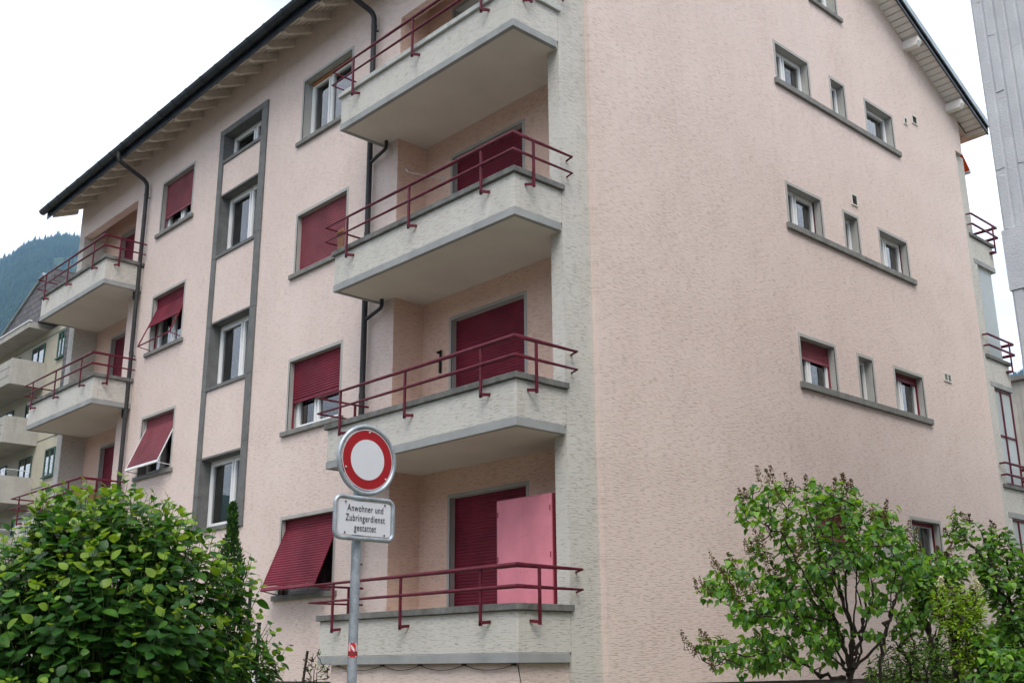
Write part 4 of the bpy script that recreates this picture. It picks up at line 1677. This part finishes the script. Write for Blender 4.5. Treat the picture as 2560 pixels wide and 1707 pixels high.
def stems_mesh(root, base, chains, mat, name='stem'):
    mb = MB()
    for pts, r0, r1 in chains:
        k_ = len(pts)
        mb.tube([np.array(p) - np.array(base) for p in pts], [r0 + (r1 - r0) * i / (k_ - 1) for i in range(k_)], 6 if r0 > .012 else 4)
    o = link(name, mb.mesh(name, mat, True), root)
    if name in ('twigs', 'stem'):
        o['kind'] = 'stuff'
    return o


def unit(v):
    return v / (np.linalg.norm(v) + 1e-9)


# big broad-leaved bush, front left ------------------------------------------
rg = np.random.default_rng(3)
bc = at(246, 1600, 9.0)
bush_base = np.array([bc[0], bc[1], BASEZ])
bush = thing('leafy_bush', 'big dense bush of large oval green leaves in front of the facade', 'bush', tuple(bush_base))
BSH = leaf_mesh('leaf', None, [(0, .03), (.12, .26), (.30, .40), (.52, .42), (.75, .30), (.92, .11), (1, .0)], .16, .20, .012)
chains, leaves = [], []
vdir = unit(np.array([bc[0] - CX, bc[1] - CY, 0]))
rdir = np.array([vdir[1], -vdir[0], 0])
for i in range(14):
    a = 2 * math.pi * i / 14 + rg.uniform(-.2, .2)
    p0 = bush_base + np.array([.18 * math.cos(a), .18 * math.sin(a), 0])
    p1 = bush_base + np.array([.75 * math.cos(a), .75 * math.sin(a), rg.uniform(1.3, 2.0)])
    chains.append(([p0, (p0 + p1) / 2 + np.array([0, 0, .25]), p1], .028, .012))
NSH = 900
for i in range(NSH):
    # tip on a lumpy dome; camera side favoured
    th = rg.uniform(0, 2 * math.pi)
    cz_ = rg.uniform(-.42, 1.0)
    sr = math.sqrt(max(0, 1 - max(cz_, 0) ** 1.7))
    lump = 1 + .09 * math.sin(3 * th + 1.0) + .08 * math.sin(5 * th + 4 * cz_) + .05 * math.sin(9 * th - 6 * cz_) + rg.uniform(-.20, .07)
    rr_ = 1.16 * lump * (sr if cz_ > 0 else 1 - .05 * cz_)
    off = rdir * math.cos(th) * rr_ + vdir * math.sin(th) * rr_ * .9
    if off @ vdir > .45 and rg.random() < .6:
        continue
    tip = bush_base + off + np.array([0, 0, 1.78 + (1.26 * cz_ * (1 + .06 * math.sin(4 * th)) if cz_ > 0 else 1.5 * cz_)])
    outd = unit(off + np.array([0, 0, .35 + 1.3 * max(cz_, 0)]))
    upd = unit(outd * .55 + np.array([0, 0, 1.0]) + rg.normal(0, .18, 3))
    tall = rg.random() < .30
    ln = rg.uniform(.30, .50) + (.16 if tall and cz_ > .2 else 0)
    st = tip - upd * ln + outd * -.05
    chains.append(([st - outd * .25, st, (st + tip) / 2 + rg.normal(0, .02, 3), tip], .0045, .0018))
    nl = int(ln / .040)
    ph = rg.uniform(0, 6.28)
    for j in range(nl):
        t = (j + .6) / nl
        p = st + (tip - st) * t
        ph += 2.4 + rg.normal(0, .35)
        side = unit(np.cross(upd, [0.3, .2, 1.0]))
        side2 = np.cross(upd, side)
        radial = math.cos(ph) * side + math.sin(ph) * side2
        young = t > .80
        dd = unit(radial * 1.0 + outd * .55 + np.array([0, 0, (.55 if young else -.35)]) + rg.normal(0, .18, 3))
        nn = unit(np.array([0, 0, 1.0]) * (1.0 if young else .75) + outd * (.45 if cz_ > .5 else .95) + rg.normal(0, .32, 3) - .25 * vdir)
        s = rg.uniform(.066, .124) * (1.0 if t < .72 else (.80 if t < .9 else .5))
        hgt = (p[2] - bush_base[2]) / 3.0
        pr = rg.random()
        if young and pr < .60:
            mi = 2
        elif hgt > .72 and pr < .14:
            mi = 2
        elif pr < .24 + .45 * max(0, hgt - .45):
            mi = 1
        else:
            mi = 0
        leaves.append((p + dd * .02, leaf_frame(dd, nn), s, mi))
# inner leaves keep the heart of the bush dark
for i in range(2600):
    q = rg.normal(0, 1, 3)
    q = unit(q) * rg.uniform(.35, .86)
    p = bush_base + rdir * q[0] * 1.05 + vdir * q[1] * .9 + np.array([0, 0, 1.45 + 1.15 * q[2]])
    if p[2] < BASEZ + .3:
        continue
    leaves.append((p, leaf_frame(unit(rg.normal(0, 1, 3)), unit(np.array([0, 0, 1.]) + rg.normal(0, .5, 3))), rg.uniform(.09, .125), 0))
stems_mesh(bush, bush_base, chains[:14], 'bark', 'trunk')
stems_mesh(bush, bush_base, chains[14:], 'green_stem', 'stem')
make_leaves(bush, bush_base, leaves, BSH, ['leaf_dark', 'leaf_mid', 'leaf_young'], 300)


# lilac-type shrubs -----------------------------------------------------------
def inside(px, py, poly):
    c = False
    j = len(poly) - 1
    for i in range(len(poly)):
        xi, yi = poly[i]
        xj, yj = poly[j]
        if (yi > py) != (yj > py) and px < (xj - xi) * (py - yi) / (yj - yi) + xi:
            c = not c
        j = i
    return c


LC = 900 / 2352


def lpix(x, y):
    return 1660 + x * LC, 1150 + y * LC


def grow(base, limbs, targets, rgn, r_base, max_r):
    """limbs: hand-placed main branches; every target is joined to the nearest wood"""
    nodes, chains = [], []
    for L_, r0, r1 in limbs:
        P_ = [np.array(p) for p in L_]
        fine = []
        for a, b_ in zip(P_[:-1], P_[1:]):
            for t in np.linspace(0, 1, 7)[:-1]:
                fine.append(a + (b_ - a) * t + rgn.normal(0, .012, 3))
        fine.append(P_[-1])
        chains.append((fine, r0, r1))
        nodes += fine[2:]
    T = sorted(targets, key=lambda t: min(np.linalg.norm(t - q) for q in nodes))
    for t in T:
        A = np.array(nodes)
        d = np.linalg.norm(A - t, axis=1) + .55 * np.maximum(0, A[:, 2] - t[2] + .05)
        k_ = int(np.argmin(d))
        s = A[k_]
        midp = (s + t) / 2 + np.array([0, 0, -.10 * np.linalg.norm(t - s)]) + rgn.normal(0, .02, 3)
        pts = [s, s + (midp - s) * .5 + rgn.normal(0, .01, 3), midp, midp + (t - midp) * .5 + rgn.normal(0, .01, 3), t]
        chains.append((pts, min(.009, .004 + .010 * np.linalg.norm(t - s)), .0025))
        nodes += pts[2:]
    return chains


LSH = leaf_mesh('leaf', None, [(0, .04), (.12, .34), (.30, .40), (.52, .33), (.75, .19), (.92, .06), (1, .0)], .30, .30, .0)


def cluster(leaves, t, direc, rgn, n_, size, mats_p, hang=.5):
    ax = unit(direc + np.array([0, 0, .25]))
    for j in range(n_):
        a = rgn.uniform(0, 6.28)
        sd_ = unit(np.cross(ax, [.1, .3, 1]))
        rad = math.cos(a) * sd_ + math.sin(a) * np.cross(ax, sd_)
        dd = unit(rad + ax * .35 + np.array([0, 0, -hang]) + rgn.normal(0, .25, 3))
        nn = unit(np.array([0, 0, 1.]) + rad * .5 + rgn.normal(0, .35, 3))
        p = t - ax * rgn.uniform(-.03, .17) + rad * .02 + rgn.normal(0, .012, 3)
        leaves.append((p, leaf_frame(dd, nn), size * rgn.uniform(.7, 1.15), int(rgn.choice(len(mats_p), p=mats_p))))


def panicle(mb, p, d, ln, rgn):
    d = unit(d)
    s1 = unit(np.cross(d, [.2, .4, 1.0]))
    s2 = np.cross(d, s1)
    for i in range(60):
        t = rgn.random()
        a = rgn.uniform(0, 6.28)
        rad = .034 * (1 - t) ** .7 * rgn.uniform(.3, 1.1)
        c = p + d * ln * t + rad * (math.cos(a) * s1 + math.sin(a) * s2)
        e = unit(d * .7 + math.cos(a) * s1 + math.sin(a) * s2) * rgn.uniform(.014, .024)
        w_ = np.cross(e, d) * .5 + 1e-4
        mb.add([c, c + e * .5 + w_, c + e, c + e * .5 - w_, c + e * .5 + np.cross(w_, unit(e))], [(0, 1, 4), (1, 2, 4), (2, 3, 4), (3, 0, 4)])
    mb.tube([p - d * .04, p + d * ln * .9], .0022, 3)


rg = np.random.default_rng(21)
DL = 11.0
lb = at(*lpix(1215, 1440), DL)
lil_base = np.array([lb[0], lb[1], BASEZ])
lil = thing('lilac_bush', 'open lilac bush with bare dark stems and brown faded flower heads before the gable', 'bush', tuple(lil_base))


def lp(x, y, dd=0.0):
    return at(*lpix(x, y), DL + dd)


limbs = [([lil_base, lp(1215, 1430), lp(1235, 1150, .1), lp(1140, 780, .15), lp(1030, 590, .2), lp(930, 330, .2)], .027, .007),
         ([lp(1220, 1380), lp(1130, 1050, -.2), lp(950, 820, -.35), lp(780, 500, -.35), lp(590, 370, -.3)], .018, .005),
         ([lp(1215, 1330), lp(1300, 1100, .3), lp(1330, 760, .35), lp(1400, 560, .35), lp(1440, 400, .3)], .015, .005),
         ([lil_base + np.array([.25, -.2, 0]), lp(1400, 1300, -.3), lp(1450, 1070, -.35), lp(1530, 880, -.4), lp(1610, 700, -.3), lp(1640, 560, -.3)], .017, .005),
         ([lp(1235, 1150, .1), lp(1190, 900, .0), lp(1190, 560, -.1), lp(1180, 300, -.1)], .015, .005),
         ([lp(1190, 1425), lp(1020, 1400, .0), lp(850, 1290, -.2), lp(620, 1275, -.3), lp(330, 1255, -.3)], .018, .004),
         ([lp(1080, 1000, -.2), lp(860, 850, .2), lp(700, 760, .3), lp(430, 760, .3)], .011, .004),
         ([lp(1130, 1050, -.2), lp(800, 1030, -.4), lp(600, 1000, -.45), lp(430, 960, -.4), lp(300, 880, -.4)], .011, .004)]
poly = [(440, 330), (500, 200), (640, 120), (800, 160), (1000, 130), (1200, 170), (1350, 290), (1530, 330), (1640, 480), (1700, 600), (1690, 760), (1600, 900), (1480, 1060), (1400, 1300), (1280, 1000), (1160, 900), (1240, 1250),
        (1120, 1340), (960, 1380), (760, 1400), (430, 1390), (150, 1210), (220, 1160), (420, 1180), (520, 1100), (380, 980), (200, 860), (330, 670), (560, 580), (640, 480), (560, 400)]
dens = [((850, 400), 1.0), ((1300, 430), 1.0), ((700, 720), 1.0), ((950, 1150), 1.0), ((550, 1280), .8), ((1500, 620), .8), ((1240, 900), .35)]
tg = []
tries = 0
while len(tg) < 470 and tries < 6000:
    tries += 1
    x, y = rg.uniform(120, 1710), rg.uniform(110, 1420)
    if not inside(x, y, poly):
        continue
    if y > 820 and 1150 < x < 1420 and rg.random() < .75:
        continue
    if y > 1000 and x < 560 and rg.random() < .35:
        continue
    tg.append(at(*lpix(x, y), DL + rg.normal(0, .42)))
for x, y in ((455, 320), (520, 225), (640, 140), (700, 150), (830, 170), (990, 140), (1180, 190), (1240, 250), (1340, 300), (1500, 340), (1440, 330), (330, 690), (230, 850), (180, 1200), (260, 1180), (330, 1340), (430, 1010), (1680, 600), (1640, 480), (380, 700), (270, 870), (600, 500), (580, 600)):
    tg.append(at(*lpix(x, y + 22), DL + rg.normal(0, .2)))
for x0_, y0_, x1_, y1_, x2_, y2_ in ((1180, 1250, 1080, 900, 1000, 480), (1240, 1200, 1250, 800, 1290, 420), (1260, 1250, 1370, 900, 1340, 520), (1150, 1300, 1010, 980, 860, 700), (1170, 1350, 940, 1130, 700, 980), (1440, 1150, 1520, 900, 1500, 600), (1230, 1100, 1100, 760, 1090, 380), (1290, 1250, 1300, 950, 1210, 600)):
    dd_ = rg.normal(0, .3)
    limbs.append(([lp(1215, 1420), lp(x0_, y0_, dd_ * .4), lp(x1_, y1_, dd_), lp(x2_, y2_, dd_)], .014, .004))
NLIMB = len(limbs)
ch_ = grow(lil_base, limbs, tg, rg, .06, .06)
stems_mesh(lil, lil_base, ch_[:NLIMB], 'bark', 'trunk')
stems_mesh(lil, lil_base, ch_[NLIMB:], 'bark', 'twigs')
leaves = []
cen = lp(1050, 900)
for t in tg:
    dr = unit(t - cen)
    cluster(leaves, t, dr, rg, int(rg.integers(6, 11)), .074, [.28, .40, .32])
make_leaves(lil, lil_base, leaves, LSH, ['lilac_dark', 'lilac_mid', 'lilac_light'], 300)
pm = MB()
for x, y in [(540, 230), (520, 260), (640, 130), (690, 130), (720, 130), (820, 180), (840, 200), (930, 170), (930, 280), (1120, 190), (1160, 200), (1190, 190), (1215, 190), (1180, 230), (760, 270), (1430, 340), (1440, 380), (1430, 430), (1140, 390), (620, 500), (650, 520), (720, 490), (790, 480), (900, 560),
             (600, 620), (640, 600), (700, 640), (690, 700), (740, 720), (340, 690), (390, 710), (420, 750), (480, 690), (470, 850), (540, 870), (600, 860), (300, 850), (240, 840), (160, 1210), (220, 1250), (260, 1160), (300, 1190), (330, 1350), (1590, 480), (1640, 510), (1660, 600), (560, 590), (850, 780), (1000, 560), (880, 640), (1350, 380), (520, 950), (640, 1160)]:
    p = lp(x, y + 30, rg.normal(-.25, .15))
    panicle(pm, p, unit(np.array([0, 0, 1.0]) + .45 * unit(p - cen) + rg.normal(0, .12, 3)), rg.uniform(.12, .20), rg)
pm.v = [(a - lil_base[0], b_ - lil_base[1], c - lil_base[2]) for a, b_, c in pm.v]
tag(link('faded_flowers', pm.mesh('faded_flowers', 'brown_flower'), lil), kind='stuff')


GROUPS = {'lilac_bush': 'lilac bushes before the gable', 'low_shrub': 'low shrubs at the foot of the gable', 'garden_plant': 'small plants by the lowest balcony'}
lil['group'] = GROUPS['lilac_bush']


def shrub(name, label, base_px, dist, polys, n_t, mats, mp_, size, per, limbs_px, seed, spread=.35, singles=0, shape=None, hang=.4, bark='bark', r0=.03, flowers=None, fmat='brown_flower'):
    rg_ = np.random.default_rng(seed)
    b_ = at(*lpix(*base_px), dist)
    base = np.array([b_[0], b_[1], BASEZ])
    root = thing(name, label, 'plant' if name == 'garden_plant' else 'bush', tuple(base), GROUPS.get(name))
    lm = []
    for L_ in limbs_px:
        lm.append(([base + np.array([*rg_.normal(0, .06, 2), 0])] + [at(*lpix(x, y), dist + rg_.normal(0, spread * .4)) for x, y in L_], r0, r0 * .28))
    tg_ = []
    xs = [p[0] for q in polys for p in q]
    ys_ = [p[1] for q in polys for p in q]
    tr_ = 0
    while len(tg_) < n_t and tr_ < 20000:
        tr_ += 1
        x, y = rg_.uniform(min(xs), max(xs)), rg_.uniform(min(ys_), max(ys_))
        if any(inside(x, y, q) for q in polys):
            tg_.append(at(*lpix(x, y), dist + rg_.normal(0, spread)))
    ch2 = grow(base, lm, tg_, rg_, r0, r0)
    stems_mesh(root, base, ch2[:len(lm)], bark, 'trunk')
    stems_mesh(root, base, ch2[len(lm):], bark, 'twigs')
    lv = []
    cen_ = np.mean(tg_, axis=0) - np.array([0, 0, .5])
    for t in tg_:
        cluster(lv, t, unit(t - cen_), rg_, int(rg_.integers(per[0], per[1])), size, mp_, hang)
    make_leaves(root, base, lv, shape or LSH, mats, singles)
    if flowers:
        fm_ = MB()
        for x, y in flowers:
            p = at(*lpix(x, y), dist + rg_.normal(-.1, .1))
            panicle(fm_, p, unit(np.array([0, 0, 1.0]) + rg_.normal(0, .4, 3)), rg_.uniform(.07, .12), rg_)
        fm_.v = [(a - base[0], q - base[1], c - base[2]) for a, q, c in fm_.v]
        tag(link('flowers', fm_.mesh('flowers', fmat), root), kind='stuff')
    return root


shrub('lilac_bush', 'second lilac bush further right with darker dense top near the rear balconies', (2290, 1440), 12.6,
      [[(1990, 620), (2110, 440), (2230, 430), (2310, 520), (2460, 560), (2460, 1440), (2120, 1440), (2080, 1150), (2180, 1000), (2080, 800)], [(1830, 480), (1880, 300), (1990, 360), (2060, 430), (1960, 480), (1860, 520)]],
      300, ['lilac_dark', 'lilac_mid', 'lilac_light'], [.38, .40, .22], .074, (6, 10),
      [[(2270, 1200), (2230, 950), (2150, 800), (2120, 560)], [(2280, 1150), (2250, 900), (2260, 650), (2280, 560)], [(2260, 1000), (2120, 700), (1980, 520), (1900, 380)], [(2300, 1200), (2380, 900), (2400, 650)]], 8, .4, 150,
      flowers=[(1850, 500), (1980, 400), (2000, 420), (2140, 720), (2160, 450), (2340, 700), (2390, 640)])
shrub('lilac_bush', 'pale leafy lilac bush between the large lilac and the golden shrub', (1760, 1440), 12.2,
      [[(1580, 720), (1700, 600), (1860, 560), (1980, 640), (1960, 800), (1800, 880), (1760, 1000), (1560, 1060), (1500, 1150), (1480, 1060), (1600, 900)]],
      170, ['lilac_dark', 'lilac_mid', 'lilac_light'], [.30, .42, .28], .070, (6, 10),
      [[(1740, 1200), (1700, 950), (1680, 760)], [(1770, 1250), (1820, 1050), (1860, 700)], [(1640, 1300), (1540, 1240), (1560, 1100)]], 9, .35, 60,
      flowers=[(1800, 620), (1880, 600), (1740, 660), (1860, 640)])
PSH = leaf_mesh('leaf', None, [(0, .03), (.12, .14), (.30, .22), (.52, .22), (.75, .14), (.92, .05), (1, .0)], .15, .12, .0)
shrub('golden_privet', 'bright yellow-green shrub with cream flower sprays among the dark lilacs', (1890, 1440), 10.6,
      [[(1750, 980), (1770, 830), (1890, 790), (2090, 840), (2100, 960), (2040, 1080), (2110, 1200), (2030, 1360), (1880, 1330), (1830, 1080)]],
      330, ['privet_gold', 'lilac_light'], [.66, .34], .042, (9, 15),
      [[(1890, 1250), (1885, 1000), (1900, 850)], [(1895, 1200), (1960, 1000), (2010, 880)], [(1880, 1150), (1820, 980), (1810, 860)]], 10, .18, 0, PSH, .15, r0=.018,
      flowers=[(1800, 830), (2040, 850), (2060, 860)], fmat='cream_flower')
shrub('low_shrub', 'low twiggy shrub with tiny green leaves at the foot of the gable', (1620, 1450), 11.6,
      [[(1300, 1360), (1480, 1200), (1600, 1120), (1760, 1150), (1900, 1200), (2000, 1330), (2000, 1456), (1300, 1456)]],
      330, ['shrub_small', 'lilac_light'], [.6, .4], .046, (6, 11),
      [[(1600, 1330), (1540, 1230), (1470, 1150)], [(1620, 1350), (1640, 1200), (1590, 1060)], [(1720, 1400), (1740, 1250), (1780, 1100)]], 12, .3, 0, PSH, .1, r0=.016)
shrub('low_shrub', 'dense dark green low shrub in the bottom right corner', (2200, 1450), 10.4,
      [[(2040, 1330), (2200, 1240), (2352, 1230), (2450, 1260), (2450, 1500), (2040, 1500)], [(2000, 1150), (2110, 1100), (2160, 1250), (2060, 1380)]],
      150, ['lilac_dark', 'lilac_mid', 'lilac_light'], [.42, .38, .20], .080, (6, 10),
      [[(2200, 1400), (2180, 1300)], [(2230, 1400), (2300, 1300)], [(2180, 1420), (2080, 1250)]], 13, .25, 40, r0=.02)


# small plants by the lowest balcony (pixel frame of the photo)
def ph(u, v):
    return ((u - 1660) / LC, (v - 1150) / LC)


shrub('garden_plant', 'small leafy garden plant beside the big bush below the red awning shutter', ph(655, 1700), 11.2,
      [[ph(630, 1700), ph(638, 1640), ph(665, 1618), ph(690, 1650), ph(702, 1700)], [ph(680, 1700), ph(690, 1655), ph(702, 1668), ph(705, 1700)]],
      34, ['shrub_small', 'lilac_dark'], [.5, .5], .055, (5, 8), [[ph(655, 1670), ph(660, 1640)], [ph(680, 1690), ph(693, 1660)]], 14, .1, 0, PSH, .1, r0=.012)
shrub('garden_plant', 'thin straggly plant with reddish twigs left of the lowest balcony', ph(790, 1700), 11.6,
      [[ph(735, 1700), ph(775, 1630), ph(800, 1625), ph(826, 1640), ph(826, 1707), ph(735, 1707)]],
      40, ['shrub_small', 'lilac_light'], [.8, .2], .034, (2, 5), [[ph(783, 1670), ph(782, 1630)], [ph(795, 1680), ph(815, 1655)], [ph(775, 1690), ph(765, 1650)]], 15, .1, 0, PSH, .1, r0=.008)
p0, p1 = at(755, 1720, 11.4), at(769, 1626, 11.4)
st_ = link('garden_stake', MB().tube([p0 + np.array([-.15, 0, -1.3]), p0, p1], .013, 8).mesh('garden_stake', 'bark', True))
tag(st_, 'thin leaning wooden stake beside the straggly plant', 'stake')

# slim conifer behind the bush ------------------------------------------------
rg = np.random.default_rng(40)
tb = at(592, 1500, 12.6)
tbase = np.array([tb[0], tb[1], BASEZ])
top = at(583, 1258, 12.6)
thj = thing('thuja_tree', 'slim dark green conifer rising behind the right side of the big bush', 'tree', tuple(tbase))
stems_mesh(thj, tbase, [([tbase, (tbase + top) / 2, top - np.array([0, 0, .1])], .035, .006)], 'bark', 'trunk')
hh = top[2] - BASEZ
TSH = leaf_mesh('leaf', None, [(0, .05), (.12, .16), (.30, .24), (.52, .22), (.75, .15), (.92, .07), (1, .0)], .1, -.15)
leaves = []
for i in range(5200):
    t = rg.random() ** .8
    zz = .3 + (hh - .3) * t
    rad = (.37 * (1 - t) ** .85 + .012) * rg.uniform(.55, 1.12) * (1 + .25 * math.sin(zz * 9 + 2))
    a = rg.uniform(0, 6.28)
    o_ = np.array([math.cos(a), math.sin(a), 0])
    p = tbase + (top - tbase) * np.array([zz / hh, zz / hh, 0]) + o_ * rad + np.array([0, 0, zz])
    dd = unit(o_ * .6 + np.array([0, 0, 1.0]) + rg.normal(0, .3, 3))
    leaves.append((p, leaf_frame(dd, unit(o_ + rg.normal(0, .5, 3))), rg.uniform(.04, .085) * (1 - .4 * t), int(rg.random() < .25)))
make_leaves(thj, tbase, leaves, TSH, ['thuja_green', 'leaf_mid'], 0, mass='crown')

# dark fence posts behind the bush
for u_, top_v, lab in ((613, 1450, 'thin black fence post behind the right edge of the big bush'), (640, 1560, 'short black fence post right of the big bush near the folded white parasol')):
    b_, t_ = at(u_, 1700, 10.8), at(u_, top_v, 10.8)
    fp = thing('fence_post', lab, 'post', (b_[0], b_[1], BASEZ), 'fence posts behind the big bush')
    link('post', MB().box(-.012, .012, -.012, .012, 0, t_[2] - BASEZ).mesh('post', 'black_metal'), fp)
    link('cap', MB().box(-.015, .015, -.015, .015, t_[2] - BASEZ + .001, t_[2] - BASEZ + .018).mesh('cap', 'black_metal'), fp)
b_, t_ = at(630, 1707, 10.6), at(631, 1672, 10.6)
m = MB()
hgt = t_[2] - BASEZ
vs, fs = [], []
for lv in range(6):
    f = lv / 5
    for j in range(16):
        a = 2 * math.pi * j / 16
        q = (.075 * (1 - f) + .012) * (1 + .3 * (j % 2))
        vs.append((q * math.cos(a), q * math.sin(a), .9 + (hgt - .9) * f))
for lv in range(5):
    for j in range(16):
        fs.append((lv * 16 + j, lv * 16 + (j + 1) % 16, lv * 16 + 16 + (j + 1) % 16, lv * 16 + 16 + j))
m.add(vs, fs)
m.tube([(0, 0, 0), (0, 0, hgt + .02)], .014, 6)
pr_ = link('parasol', m.mesh('parasol', 'white_cloth'))
pr_.location = (b_[0], b_[1], BASEZ)
tag(pr_, 'folded white parasol standing right of the big bush', 'parasol')
